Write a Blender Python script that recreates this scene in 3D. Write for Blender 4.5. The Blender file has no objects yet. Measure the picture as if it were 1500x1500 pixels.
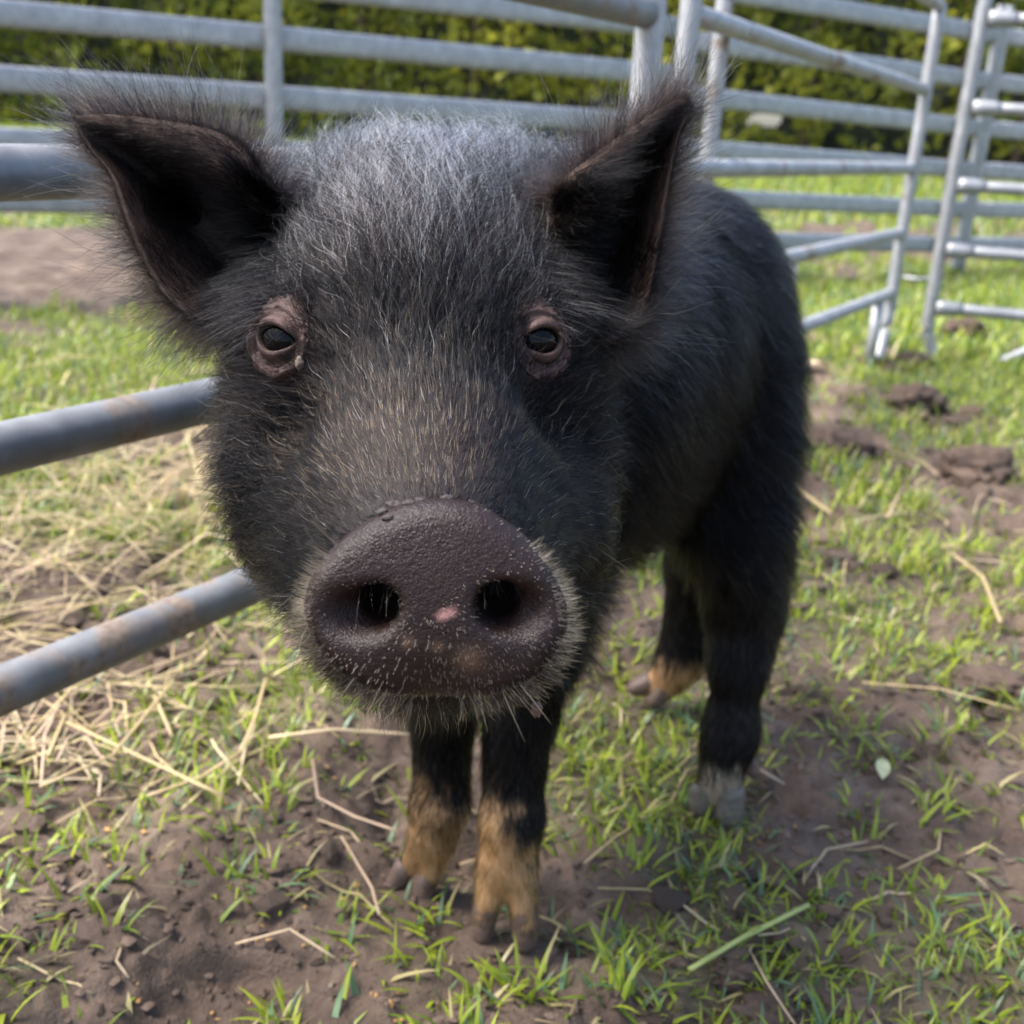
import bpy, math, random, os
import numpy as np
from mathutils import Vector, Matrix

random.seed(7); RNG = np.random.default_rng(11)
SC = bpy.context.scene
COL = SC.collection
RAD = math.radians

# ------------------------------------------------------------------ camera
EYE = np.array([0.0, 0.0, 0.5])                 # lens half a metre above the ground
FPX, PITCH, ROLL = 1627.0, RAD(19.6), RAD(3.3)  # focal length in pixels of the 1500 px frame
FWD = np.array([0, math.cos(PITCH), -math.sin(PITCH)])
_r0 = np.array([1.0, 0, 0]); _u0 = np.array([0, math.sin(PITCH), math.cos(PITCH)])
RGT = _r0 * math.cos(ROLL) + _u0 * math.sin(ROLL)
UPV = _u0 * math.cos(ROLL) - _r0 * math.sin(ROLL)
cam = bpy.data.cameras.new('camera'); camo = bpy.data.objects.new('camera', cam); COL.objects.link(camo)
camo.matrix_world = Matrix(((RGT[0], UPV[0], -FWD[0], EYE[0]), (RGT[1], UPV[1], -FWD[1], EYE[1]),
                            (RGT[2], UPV[2], -FWD[2], EYE[2]), (0, 0, 0, 1)))
cam.sensor_fit = 'HORIZONTAL'; cam.sensor_width = 36; cam.lens = 36 * FPX / 1500
cam.clip_start = 0.02; cam.clip_end = 800
cam.dof.use_dof = True; cam.dof.focus_distance = 0.40; cam.dof.aperture_fstop = cam.lens / 3.0
SC.camera = camo

# ------------------------------------------------------------------ sky, sun, exposure
SUN_EL, SUN_AZ = RAD(58), RAD(-94)             # high, from the left
W = bpy.data.worlds.new('World'); SC.world = W; W.use_nodes = True
nt = W.node_tree; bg = nt.nodes['Background']
sky = nt.nodes.new('ShaderNodeTexSky'); sky.sky_type = 'NISHITA'; sky.sun_disc = False
sky.sun_elevation = SUN_EL; sky.sun_rotation = SUN_AZ
sky.air_density = 1.0; sky.dust_density = 3.0; sky.ozone_density = 1.0
nt.links.new(sky.outputs[0], bg.inputs[0]); bg.inputs[1].default_value = 0.08
sun = bpy.data.lights.new('sun', 'SUN'); suno = bpy.data.objects.new('sun', sun); COL.objects.link(suno)
sun.energy = 1.4; sun.angle = RAD(22); sun.color = (1.0, 0.985, 0.965)
_sd = Vector((math.sin(SUN_AZ) * math.cos(SUN_EL), math.cos(SUN_AZ) * math.cos(SUN_EL), math.sin(SUN_EL)))
suno.rotation_euler = _sd.to_track_quat('Z', 'Y').to_euler()
suno.location = (-3, 3, 5)
vs = SC.view_settings; vs.view_transform = 'Standard'; vs.look = 'None'; vs.gamma = 1; vs.exposure = 2.8
vs.use_curve_mapping = False
SC.cycles.use_denoising = True
SC.cycles.max_bounces = 8; SC.cycles.transparent_max_bounces = 8

# ------------------------------------------------------------------ helpers
def ray(x, y): return FWD + RGT * (x - 750) / FPX + UPV * (750 - y) / FPX
def P(x, y, d): return EYE + ray(x, y) * d                       # measured point: photo pixel + depth in metres
def G(x, y, z=0.0):
    v = ray(x, y); return EYE + v * ((z - EYE[2]) / v[2])
def project(p):
    d = p - EYE; w = d @ FWD
    return 750 + FPX * (d @ RGT) / w, 750 - FPX * (d @ UPV) / w, w
def sstep(a, b, x):
    t = np.clip((x - a) / (b - a), 0, 1); return t * t * (3 - 2 * t)
def norm(v): return v / np.maximum(np.linalg.norm(v, axis=-1, keepdims=True), 1e-9)

def _hash(i, seed):
    i = (i ^ (i >> 16)) * 0x45d9f3b & 0xffffffff
    i = (i ^ (i >> 16)) * 0x45d9f3b & 0xffffffff
    return ((i ^ (i >> 16)) & 0xffffff) / float(0xffffff)
def noise(p, seed=0):
    """value noise for an (n, k) array of points, 0..1"""
    p = np.asarray(p, float); k = p.shape[1]
    i = np.floor(p).astype(np.int64); f = p - i; f = f * f * (3 - 2 * f)
    out = 0
    primes = (73856093, 19349663, 83492791)
    for c in range(2 ** k):
        w = 1.0; h = seed * 2654435
        for a in range(k):
            b = (c >> a) & 1
            w = w * (f[:, a] if b else 1 - f[:, a])
            h = h ^ ((i[:, a] + b) * primes[a])
        out = out + w * _hash(h & 0xffffffff, seed)
    return out
def fbm(p, octv=4, seed=0):
    s = 0; a = 1.0; t = 0; p = np.asarray(p, float)
    for o in range(octv):
        s = s + a * noise(p * 2 ** o + 17.3 * o, seed + o); t += a; a *= .5
    return s / t

def mesh_from(name, V, faces_quads=None, faces_tris=None, smooth=True, cols=None):
    V = np.asarray(V, np.float32); me = bpy.data.meshes.new(name)
    q = np.zeros((0, 4), np.int32) if faces_quads is None else np.asarray(faces_quads, np.int32).reshape(-1, 4)
    t = np.zeros((0, 3), np.int32) if faces_tris is None else np.asarray(faces_tris, np.int32).reshape(-1, 3)
    me.vertices.add(len(V)); me.vertices.foreach_set('co', V.ravel())
    nl = q.size + t.size; me.loops.add(nl)
    me.loops.foreach_set('vertex_index', np.concatenate([q.ravel(), t.ravel()]))
    me.polygons.add(len(q) + len(t))
    st = np.concatenate([np.arange(len(q)) * 4, q.size + np.arange(len(t)) * 3]).astype(np.int32)
    me.polygons.foreach_set('loop_start', st)
    me.polygons.foreach_set('loop_total', np.concatenate([np.full(len(q), 4), np.full(len(t), 3)]).astype(np.int32))
    me.polygons.foreach_set('use_smooth', np.full(len(q) + len(t), smooth))
    if cols is not None:
        a = me.attributes.new('col', 'FLOAT_COLOR', 'POINT')
        c = np.ones((len(V), 4), np.float32); c[:, :np.shape(cols)[1]] = cols; a.data.foreach_set('color', c.ravel())
    me.update(calc_edges=True); me.validate()
    return me
def put(name, me, mat=None, parent=None, loc=(0, 0, 0)):
    o = bpy.data.objects.new(name, me); COL.objects.link(o); o.location = loc
    if mat is not None: me.materials.append(mat)
    if parent is not None: o.parent = parent
    return o
def tag(o, label=None, cat=None, group=None, kind=None):
    for k, v in (('label', label), ('category', cat), ('group', group), ('kind', kind)):
        if v: o[k] = v
    return o
def thing(name, loc, label, cat, group=None):
    o = bpy.data.objects.new(name, None); COL.objects.link(o); o.location = loc; o.empty_display_size = .05
    return tag(o, label, cat, group)

def tube(path, rx, ry=None, n=14, cap=True, up=(0, 0, 1), sq=1.0):
    """round or oval tube along a path -> V, quads, tris"""
    path = np.asarray(path, float); m = len(path)
    rx = np.broadcast_to(np.asarray(rx, float), (m,)); ry = rx if ry is None else np.broadcast_to(np.asarray(ry, float), (m,))
    T = norm(np.gradient(path, axis=0)); up = np.asarray(up, float)
    A = np.cross(T, up); bad = np.linalg.norm(A, axis=1) < .2
    A[bad] = np.cross(T[bad], (0, 1, 0.01)); A = norm(A); B = np.cross(A, T)
    th = np.linspace(0, 2 * np.pi, n, endpoint=False)
    ct = np.sign(np.cos(th)) * np.abs(np.cos(th)) ** sq; st = np.sign(np.sin(th)) * np.abs(np.sin(th)) ** sq
    V = (path[:, None] + A[:, None] * (ct[None, :, None] * rx[:, None, None])
         + B[:, None] * (st[None, :, None] * ry[:, None, None])).reshape(-1, 3)
    i, j = np.meshgrid(np.arange(m - 1), np.arange(n), indexing='ij'); jn = (j + 1) % n
    Q = np.stack([i * n + j, i * n + jn, (i + 1) * n + jn, (i + 1) * n + j], -1).reshape(-1, 4)
    tr = np.zeros((0, 3), int)
    if cap:
        V = np.vstack([V, path[:1], path[-1:]]); c0, c1 = len(V) - 2, len(V) - 1
        k = np.arange(n); kn = (k + 1) % n
        tr = np.vstack([np.stack([np.full(n, c0), kn, k], -1), np.stack([np.full(n, c1), (m - 1) * n + k, (m - 1) * n + kn], -1)])
    return V, Q, tr
def smooth_path(pts, n=12):
    pts = np.asarray(pts, float); t = np.linspace(0, len(pts) - 1, n)
    P4 = np.vstack([2 * pts[0] - pts[1], pts, 2 * pts[-1] - pts[-2]])
    i = np.minimum(t.astype(int), len(pts) - 2); f = (t - i)[:, None]
    a, b, c, d = P4[i], P4[i + 1], P4[i + 2], P4[i + 3]
    return .5 * (2 * b + (c - a) * f + (2 * a - 5 * b + 4 * c - d) * f ** 2 + (3 * b - a - 3 * c + d) * f ** 3)

# ------------------------------------------------------------------ materials
def new_mat(name):
    m = bpy.data.materials.new(name); m.use_nodes = True
    return m, m.node_tree, m.node_tree.nodes['Principled BSDF']
def N(nt, t, **kw):
    n = nt.nodes.new(t)
    for k, v in kw.items(): setattr(n, k, v)
    return n
def ramp(nt, src, stops):
    r = N(nt, 'ShaderNodeValToRGB'); e = r.color_ramp.elements
    while len(e) < len(stops): e.new(.5)
    for x, (p, c) in zip(e, stops): x.position = p; x.color = tuple(c) + (1,)
    nt.links.new(src, r.inputs[0]); return r.outputs[0]
def noise_node(nt, scale, detail=4, rough=.55, coord='Object', dist=0.0):
    tc = N(nt, 'ShaderNodeTexCoord'); n = N(nt, 'ShaderNodeTexNoise')
    n.inputs['Scale'].default_value = scale; n.inputs['Detail'].default_value = detail; n.inputs['Roughness'].default_value = rough
    n.inputs['Distortion'].default_value = dist
    nt.links.new(tc.outputs[coord], n.inputs['Vector']); return n
def mixc(nt, fac, a, b, mode='MIX'):
    m = N(nt, 'ShaderNodeMix', data_type='RGBA', blend_type=mode)
    for s, v in ((0, fac), (6, a), (7, b)):
        if hasattr(v, 'is_linked'): nt.links.new(v, m.inputs[s])
        elif s == 0: m.inputs[0].default_value = v
        else: m.inputs[s].default_value = tuple(v) + (1,)
    return m.outputs[2]
def bump(nt, h, b, strength=.4, dist=.003):
    n = N(nt, 'ShaderNodeBump'); n.inputs['Strength'].default_value = strength; n.inputs['Distance'].default_value = dist
    nt.links.new(h, n.inputs['Height']); nt.links.new(n.outputs[0], b.inputs['Normal'])

def mat_soil():
    m, nt, b = new_mat('soil')
    n1 = noise_node(nt, 9, 5); n2 = noise_node(nt, 70, 5, .65); n3 = noise_node(nt, 420, 3, .6)
    c = ramp(nt, n1.outputs[0], [(.3, (.046, .030, .020)), (.52, (.094, .064, .045)), (.72, (.165, .120, .088))])
    c2 = ramp(nt, n2.outputs[0], [(.32, (.35, .33, .32)), (.55, (.5, .5, .5)), (.75, (.72, .68, .64))])
    c = mixc(nt, .7, c, c2, 'OVERLAY')
    at = N(nt, 'ShaderNodeAttribute', attribute_name='col')      # how much of the ground is turf thatch
    turf = ramp(nt, n2.outputs[0], [(.3, (.05, .075, .015)), (.6, (.10, .14, .03)), (.8, (.16, .15, .06))])
    c = mixc(nt, at.outputs['Fac'], c, turf)
    nt.links.new(c, b.inputs['Base Color']); b.inputs['Roughness'].default_value = .82
    b.inputs['Specular IOR Level'].default_value = .3
    ad = N(nt, 'ShaderNodeMath', operation='MULTIPLY_ADD'); ad.inputs[1].default_value = .35
    nt.links.new(n3.outputs[0], ad.inputs[0]); nt.links.new(n2.outputs[0], ad.inputs[2])
    bump(nt, ad.outputs[0], b, .7, .008); return m
def mat_attr(name, rough=.5, trans=.0, spec=.4, bumpscale=None):
    m, nt, b = new_mat(name)
    at = N(nt, 'ShaderNodeAttribute', attribute_name='col'); nt.links.new(at.outputs[0], b.inputs['Base Color'])
    b.inputs['Roughness'].default_value = rough; b.inputs['Specular IOR Level'].default_value = spec
    if bumpscale:
        n = noise_node(nt, bumpscale, 3); bump(nt, n.outputs[0], b, .5, .002)
    if trans:
        tr = N(nt, 'ShaderNodeBsdfTranslucent'); mx = N(nt, 'ShaderNodeMixShader'); mx.inputs[0].default_value = trans
        nt.links.new(at.outputs[0], tr.inputs[0]); nt.links.new(b.outputs[0], mx.inputs[1]); nt.links.new(tr.outputs[0], mx.inputs[2])
        nt.links.new(mx.outputs[0], nt.nodes['Material Output'].inputs[0])
    return m
def mat_galv(name, dark=1.0, mud=.0, scale=14):
    m, nt, b = new_mat(name)
    n1 = noise_node(nt, 30, 5, .6); n2 = noise_node(nt, scale, 4, .6, dist=.6); n3 = noise_node(nt, 160, 3)
    c = ramp(nt, n1.outputs[0], [(.3, tuple(np.array((.32, .32, .325)) * dark)), (.55, tuple(np.array((.43, .43, .43)) * dark)), (.75, tuple(np.array((.55, .55, .55)) * dark))])
    ms = ramp(nt, n2.outputs[0], [(.62 - mud * .1, (0, 0, 0)), (.66 - mud * .06, (1, 1, 1))]) if mud else None
    if mud:
        dirt = ramp(nt, n3.outputs[0], [(.3, (.10, .07, .05)), (.7, (.20, .15, .11))])
        nt.links.new(mixc(nt, ms, c, dirt), b.inputs['Base Color'])
        inv = N(nt, 'ShaderNodeMath', operation='MULTIPLY_ADD'); inv.inputs[1].default_value = -.6; inv.inputs[2].default_value = .6
        nt.links.new(ms, inv.inputs[0]); nt.links.new(inv.outputs[0], b.inputs['Metallic'])
    else:
        nt.links.new(c, b.inputs['Base Color']); b.inputs['Metallic'].default_value = .6
    r = N(nt, 'ShaderNodeMath', operation='MULTIPLY_ADD'); r.inputs[1].default_value = .25; r.inputs[2].default_value = .46
    nt.links.new(n1.outputs[0], r.inputs[0]); nt.links.new(r.outputs[0], b.inputs['Roughness'])
    bump(nt, n3.outputs[0], b, .15, .001)
    return m
def mat_hair(name, rough=.20, radial=.30):
    m, nt, b = new_mat(name); nt.nodes.remove(b)
    h = N(nt, 'ShaderNodeBsdfHairPrincipled'); h.parametrization = 'COLOR'; h.model = 'CHIANG'
    at = N(nt, 'ShaderNodeAttribute', attribute_name='col'); nt.links.new(at.outputs[0], h.inputs['Color'])
    h.inputs['Roughness'].default_value = rough; h.inputs['IOR'].default_value = 1.19; h.inputs['Radial Roughness'].default_value = radial
    nt.links.new(h.outputs[0], nt.nodes['Material Output'].inputs[0]); return m
def mat_plain(name, col, rough=.5, spec=.5, metal=0, coat=0):
    m, nt, b = new_mat(name); n = noise_node(nt, 180, 3)
    c = ramp(nt, n.outputs[0], [(.3, tuple(np.array(col) * .8)), (.7, tuple(np.array(col) * 1.2))])
    nt.links.new(c, b.inputs['Base Color']); b.inputs['Roughness'].default_value = rough
    b.inputs['Specular IOR Level'].default_value = spec; b.inputs['Metallic'].default_value = metal
    b.inputs['Coat Weight'].default_value = coat
    return m

# ------------------------------------------------------------------ ground
FEET = np.array([[.011, .587], [-.048, .625], [.173, .729], [.141, .898]])
def turf(x, y):
    """0 bare mud .. 1 closed turf"""
    p = np.stack([x, y], -1)
    big = fbm(p * 1.7 + 5.1, 4, 3); sm = fbm(p * 7.0 + 2.2, 3, 9)
    far = sstep(.7, 2.1, y)
    t = .40 + .24 * far + .10 * sstep(.1, .4, x) + (big - .5) * 1.6 + (sm - .5) * 2.2
    def blob(px_, py_, r, a):
        g = G(px_, py_); return a * np.exp(-(((x - g[0]) ** 2 + (y - g[1]) ** 2) / r ** 2))
    t = t + blob(940, 1180, .10, .75) + blob(900, 1080, .08, .5) + blob(330, 1030, .035, .6) + blob(150, 520, .6, .6) + blob(420, 1220, .07, .45)
    t = t + blob(640, 1400, .05, .5) + blob(1350, 450, .5, .5) + blob(1250, 950, .16, .4) + blob(1000, 1400, .05, .35) + blob(1200, 860, .1, .35)
    t = t - blob(30, 388, .8, 1.4) - blob(190, 400, .45, 1.0) - blob(220, 880, .12, .25) - blob(430, 1130, .09, .4) - blob(120, 960, .12, .3) - blob(1230, 640, .09, .7)
    t = t - blob(1400, 670, .09, .7) - blob(1340, 595, .09, .7) - blob(130, 1270, .10, .4) - blob(620, 1180, .10, .5) - blob(1200, 1050, .06, .2) + blob(1330, 1180, .09, .45) + blob(1420, 1030, .08, .4)
    dirt = np.exp(-((y - (6.3 + .12 * x)) / 1.0) ** 2) * .9 * sstep(.3, .6, fbm(p * .8, 3, 21))
    t = t - dirt
    return np.clip(t, 0, 1)
def ground_z(x, y):
    p = np.stack([x, y], -1); s = x.shape; x = x.ravel(); y = y.ravel(); p = p.reshape(-1, 2)
    near = 1 - sstep(2.5, 6, y)
    lump = np.abs(fbm(p * 11 + 3, 3, 31) - .5) * 2
    z = (fbm(p * 2.6, 3, 41) - .5) * .030 + (fbm(p * 9, 4, 51) - .5) * .040 - lump * .014 + (fbm(p * 26, 4, 61) - .5) * .024 + (np.abs(fbm(p * 48 + 4, 3, 63) - .5) * 2 - .25) * .011
    hole = sstep(.66, .80, noise(p * 13 + 9, 71)) * .014
    z = (z - hole) * (.35 + .65 * near)
    t = turf(x, y); z = z * (1 - .45 * t)
    for f in FEET:
        d2 = (x - f[0]) ** 2 + (y - f[1]) ** 2
        z = z * (1 - np.exp(-d2 / .026 ** 2)) - .003 * np.exp(-d2 / .022 ** 2)
    z = z + (fbm(p * .25, 2, 81) - .5) * .10 * sstep(3, 12, y)
    return z.reshape(s)
def axis(lo, hi, step, growth, far_lo, far_hi):
    a = list(np.arange(lo, hi, step)); s = step
    while a[-1] < far_hi: s *= growth; a.append(a[-1] + s)
    s = step
    while a[0] > far_lo: s *= growth; a.insert(0, a[0] - s)
    return np.array(a)
gx = axis(-.55, .62, .0032, 1.030, -350, 350); gy = axis(.42, 1.25, .0032, 1.016, -60, 500)
X, Y = np.meshgrid(gx, gy, indexing='ij')
Z = ground_z(X, Y); TF = turf(X.ravel(), Y.ravel())
nx, ny = X.shape
i, j = np.meshgrid(np.arange(nx - 1), np.arange(ny - 1), indexing='ij')
Q = np.stack([i * ny + j, (i + 1) * ny + j, (i + 1) * ny + j + 1, i * ny + j + 1], -1).reshape(-1, 4)
far_t = sstep(1.2, 3.5, Y.ravel())
tcol = (sstep(.35, .75, TF) * (.12 + .8 * far_t))[:, None] * np.ones(3)
M_SOIL = mat_soil()
ground = put('ground', mesh_from('ground', np.stack([X, Y, Z], -1).reshape(-1, 3), Q, cols=tcol), M_SOIL)
tag(ground, 'trampled brown soil of the pen with worn grass', kind='structure')

# ------------------------------------------------------------------ grass
def blades(xy, L, W, az, tilt, curl, cols, seg):
    n = len(xy); z = ground_z(xy[:, 0], xy[:, 1]) - .002
    base = np.column_stack([xy, z]); t = np.linspace(0, 1, seg + 1)
    side = np.stack([-np.sin(az), np.cos(az), np.zeros(n)], -1); d = np.stack([np.cos(az), np.sin(az), np.zeros(n)], -1)
    pts = []; p = base.copy(); ang = tilt.copy()
    for k in range(seg + 1):
        w = W * (1 - t[k] ** 1.8) * .5 + 1e-5
        pts.append(p - side * w[:, None]); pts.append(p + side * w[:, None])
        p = p + (d * np.sin(ang)[:, None] + np.array([0, 0, 1.]) * np.cos(ang)[:, None]) * (L / seg)[:, None]
        ang = ang + curl / seg
    V = np.stack(pts, 1)
    V[:, 2:, 2] = np.maximum(V[:, 2:, 2], z[:, None] + .003)
    nv = 2 * (seg + 1); k = np.arange(seg) * 2
    Q = (np.arange(n) * nv)[:, None, None] + np.stack([k, k + 1, k + 3, k + 2], -1)[None]
    return V.reshape(-1, 3), Q.reshape(-1, 4), np.repeat(cols, nv, 0)
def grass_cols(n, dry=.12):
    a = RNG.random(n)[:, None]; g1 = np.array([.10, .155, .012]); g2 = np.array([.32, .37, .022]); c = g1 * (1 - a) + g2 * a
    m = RNG.random(n) < .18; c[m] = np.array([.10, .17, .075]) * (.7 + .6 * RNG.random((m.sum(), 1)))
    m = RNG.random(n) < dry; c[m] = np.array([.36, .30, .13]) * (.7 + .6 * RNG.random((m.sum(), 1)))
    return c
def wedge(n, y0, y1, power=1.0, margin=.66):
    y = y0 + (y1 - y0) * RNG.random(n) ** power
    x = (RNG.random(n) * 2 - 1) * (y * margin + .12) + y * .02
    return np.stack([x, y], -1)
M_GRASS = mat_attr('grass_blade', .42, .35, .45)
GV, GQ, GC = [], [], []; off = 0
def add_blades(*a):
    global off
    v, q, c = blades(*a); GV.append(v); GQ.append(q + off); GC.append(c); off += len(v)
def layer(ncand, y0, y1, Lr, Wr, seg, power, thr, tilt=(.1, .9), curl=(.2, 1.5), jit=0.0, keep=1.0):
    xy = wedge(ncand, y0, y1, power)
    t = turf(xy[:, 0], xy[:, 1]); xy = xy[(RNG.random(len(xy)) < np.clip((t - thr) * 2.2, .0, 1) * keep)]
    n = len(xy); sc = .6 + .8 * RNG.random(n)
    u = lambda r: r[0] + (r[1] - r[0]) * RNG.random(n)
    add_blades(xy, u(Lr) * sc, u(Wr), RNG.random(n) * 6.283, u(tilt), u(curl), grass_cols(n), seg)
layer(22000, .42, 1.35, (.010, .026), (.0016, .0034), 4, .8, .33)
layer(60000, 1.2, 2.9, (.018, .042), (.0024, .0045), 3, .9, .34)
layer(70000, 2.6, 6.5, (.03, .06), (.004, .008), 3, .9, .22)
layer(45000, 6.0, 15.5, (.07, .16), (.010, .022), 2, .8, .15)
# separate tufts on the mud close by
xy0 = wedge(2200, .44, 1.6, .8); tt = turf(xy0[:, 0], xy0[:, 1]); xy0 = xy0[RNG.random(len(xy0)) < .25 + .6 * tt]
for c0 in xy0:
    n = RNG.integers(4, 16); xy = c0 + RNG.normal(0, .009, (n, 2)); az = np.arctan2(*(xy - c0).T[::-1]) + RNG.normal(0, .6, n)
    add_blades(xy, RNG.uniform(.010, .034, n), RNG.uniform(.0020, .0044, n), az, RNG.uniform(.2, 1.2, n), RNG.uniform(.3, 1.3, n), grass_cols(n, .10), 4)
# broad single blades lying on the mud in the foreground
n = 700; xy = wedge(n, .44, 1.3, .9)
add_blades(xy, RNG.uniform(.012, .035, n), RNG.uniform(.0012, .0028, n), RNG.random(n) * 6.283, RNG.uniform(1.2, 1.5, n), RNG.uniform(.1, .6, n), np.array([.30, .23, .12]) * RNG.uniform(.4, 1.1, (n, 1)), 4)      # dead flattened blades
n = 150; xy = wedge(n, .44, .95, .9)
add_blades(xy, RNG.uniform(.022, .042, n), RNG.uniform(.003, .005, n), RNG.random(n) * 6.283, RNG.uniform(.7, 1.2, n), RNG.uniform(.3, .8, n), grass_cols(n, .2), 5)
grass = put('grass', mesh_from('grass', np.vstack(GV), np.vstack(GQ), cols=np.vstack(GC)), M_GRASS)
tag(grass, 'short bright green grass growing through the mud', 'grass', kind='stuff')

# soil crumbs and feed crumbs
def ico(sub=1):
    import bmesh
    bm = bmesh.new(); bmesh.ops.create_icosphere(bm, subdivisions=sub, radius=1)
    bm.verts.ensure_lookup_table()
    v = np.array([x.co[:] for x in bm.verts]); f = np.array([[q.index for q in t.verts] for t in bm.faces]); bm.free(); return v, f
IV, IF = ico(1); IV2, IF2 = ico(4)
def crumbs(xy, r, cols, lift=.3):
    n = len(xy); z = ground_z(xy[:, 0], xy[:, 1])
    s = r[:, None, None] * (.45 + 1.1 * RNG.random((n, 1, 3))) * (1 + .24 * RNG.normal(0, 1, (n, len(IV), 1)))
    V = IV[None] * s; V[..., 0] += xy[:, :1]; V[..., 1] += xy[:, 1:]; V[..., 2] = V[..., 2] * .6 + (z + r * lift)[:, None]
    T = (np.arange(n) * len(IV))[:, None, None] + IF[None]
    return V.reshape(-1, 3), T.reshape(-1, 3), np.repeat(cols, len(IV), 0)
xy = wedge(20000, .42, 1.9, 1.0); t = turf(xy[:, 0], xy[:, 1]); xy = xy[RNG.random(len(xy)) < .9 - .7 * t]; n = len(xy)
c = np.array([.092, .063, .045]) * (.55 + .8 * RNG.random((n, 1)))
V, T, c = crumbs(xy, .0008 + .0040 * RNG.random(n) ** 4, c)
k2 = np.vstack([np.column_stack([G(a, b)[0] + RNG.normal(0, sx, m), G(a, b)[1] + RNG.normal(0, sx, m)]) for a, b, sx, m in ((1340, 605, .07, 60), (1420, 700, .06, 60), (1215, 670, .07, 70), (1320, 540, .05, 30), (1200, 830, .06, 40), (1455, 1020, .04, 30), (1100, 1440, .03, 40), (1240, 1300, .04, 40), (60, 1330, .05, 40), (420, 1290, .04, 40), (200, 900, .08, 50))])
n2_ = len(k2); V2, T2, c2 = crumbs(k2, .003 + .012 * RNG.random(n2_) ** 2.5 * np.clip(k2[:, 1], .4, 1.6), np.array([.075, .051, .036]) * (.5 + .9 * RNG.random((n2_, 1))), .2)
T = np.vstack([T, T2 + len(V)]); V = np.vstack([V, V2]); c = np.vstack([c, c2])
M_CLOD = mat_attr('soil_clod', .85, 0, .25, 300)
tag(put('dirt', mesh_from('dirt', V, None, T, False, c), M_CLOD), 'loose dark soil crumbs scattered over the mud', 'dirt', kind='stuff')
xy = np.vstack([G(*p)[:2] + RNG.normal(0, .020, (13, 2)) for p in ((330, 1490), (420, 1340), (390, 1160), (470, 1120), (230, 1480), (560, 1480), (1060, 1360), (1130, 1230), (180, 1225))])
n = len(xy); c = np.array([.38, .21, .075]) * (.4 + .7 * RNG.random((n, 1)))
V, T, c = crumbs(xy, .0008 + .0012 * RNG.random(n), c, .8)
M_FEED = mat_attr('feed', .7, 0, .3)
tag(put('crumbs', mesh_from('crumbs', V, None, T, False, c), M_FEED), 'orange crumbs of feed dropped on the mud', 'feed crumbs', kind='stuff')

# larger clods of earth
def clod(px_, py_, r, label, flat=.6, seed=0):
    g = G(px_, py_); v = IV2.copy(); q = v * 2.1 + seed * 7.7
    d = 1 + .9 * (fbm(q, 4, 5 + seed) - .5) + .9 * (fbm(q * 3.2, 4, 25 + seed) - .5)
    v = v * d[:, None] * r * np.array([1.25, .9, flat]); z = float(ground_z(np.array([g[0]]), np.array([g[1]]))[0])
    c = np.array([.070, .047, .034]) * (.6 + .8 * noise(q * 2.5, 3))[:, None]
    o = put('dirt_clod', mesh_from('dirt_clod', v, None, IF2, True, c), M_CLOD, loc=(g[0], g[1], z + r * flat * .25))
    tag(o, label, 'clod', 'dug up clods of earth')
clod(1340, 592, .048, 'wide dark earth clod between the fence foot and the grass edge', .75, 1)
clod(1432, 690, .048, 'dark earth clod near the right edge below the wide one', .75, 2)
clod(1215, 660, .046, 'broken brown earth heap beside the pig rump', .7, 3)
clod(1413, 493, .045, 'small round molehill clod right of the gate panel foot', .7, 4)
clod(1335, 530, .04, 'earth clod at the foot of the gate panel post', .6, 5)
clod(1080, 1422, .013, 'elongated clod at the bottom right of the front hooves', .6, 6)
clod(1130, 1478, .017, 'crumbly clod at the bottom edge below the elongated one', .7, 7)
clod(1455, 1010, .030, 'brown clod at the right edge beside bent straw', .5, 8)
clod(420, 1275, .014, 'small clod among the grass left of the front hooves', .6, 9)

# ------------------------------------------------------------------ straw
M_STRAW = mat_attr('straw', .5, .15, .45)
def stalk_geo(pts, r, col):
    pts = np.asarray(pts, float); p = np.vstack([pts[:-1] + (pts[1:] - pts[:-1]) * f for f in (0, .34, .67)]).reshape(3, -1, 3).transpose(1, 0, 2).reshape(-1, 3); p = np.vstack([p, pts[-1:]]); z = ground_z(p[:, 0], p[:, 1]); p[:, 2] = np.maximum(p[:, 2], z + r * .6)
    V, Q, T = tube(p, r, r * .55, 6); return V, Q, T, np.tile(np.array(col), (len(V), 1)) * (.85 + .3 * RNG.random((len(V), 1)))
def stalk(pix, r, label, col=(.36, .265, .13), zs=.008):
    pts = np.array([G(x, y, zs + .006 * RNG.random()) for x, y in pix]); o = pts[0].copy()
    V, Q, T, c = stalk_geo(pts, r, col)
    tag(put('straw_stalk', mesh_from('straw_stalk', V - o, Q, T, True, c), M_STRAW, loc=o), label, 'straw', 'loose straw stalks on the mud')
stalk([(389, 995), (374, 1050), (352, 1102)], .0016, 'bent straw stalk hanging down left of the chin bristles', zs=.02)
stalk([(352, 1102), (290, 1140), (215, 1166)], .0016, 'straw stalk slanting left from the bent one below the snout')
stalk([(98, 1058), (210, 1110), (328, 1166)], .0017, 'long straight straw stalk crossing the mud below the lowest rail')
stalk([(58, 1152), (165, 1106), (255, 996)], .0017, 'straw stalk rising from the left edge towards the lowest rail')
stalk([(392, 1080), (490, 1068), (606, 1076)], .0018, 'pale straight straw stalk behind the front legs', (.55, .42, .24))
stalk([(458, 1112), (466, 1168), (520, 1196), (585, 1218)], .0014, 'curved brown stem ending at the tan front hoof', (.36, .25, .16))
stalk([(70, 1108), (96, 1046)], .0018, 'short stub of straw at the left under the lowest rail')
stalk([(1394, 810), (1440, 845), (1466, 912)], .0026, 'bent straw stalk on the grass near the right edge')
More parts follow.
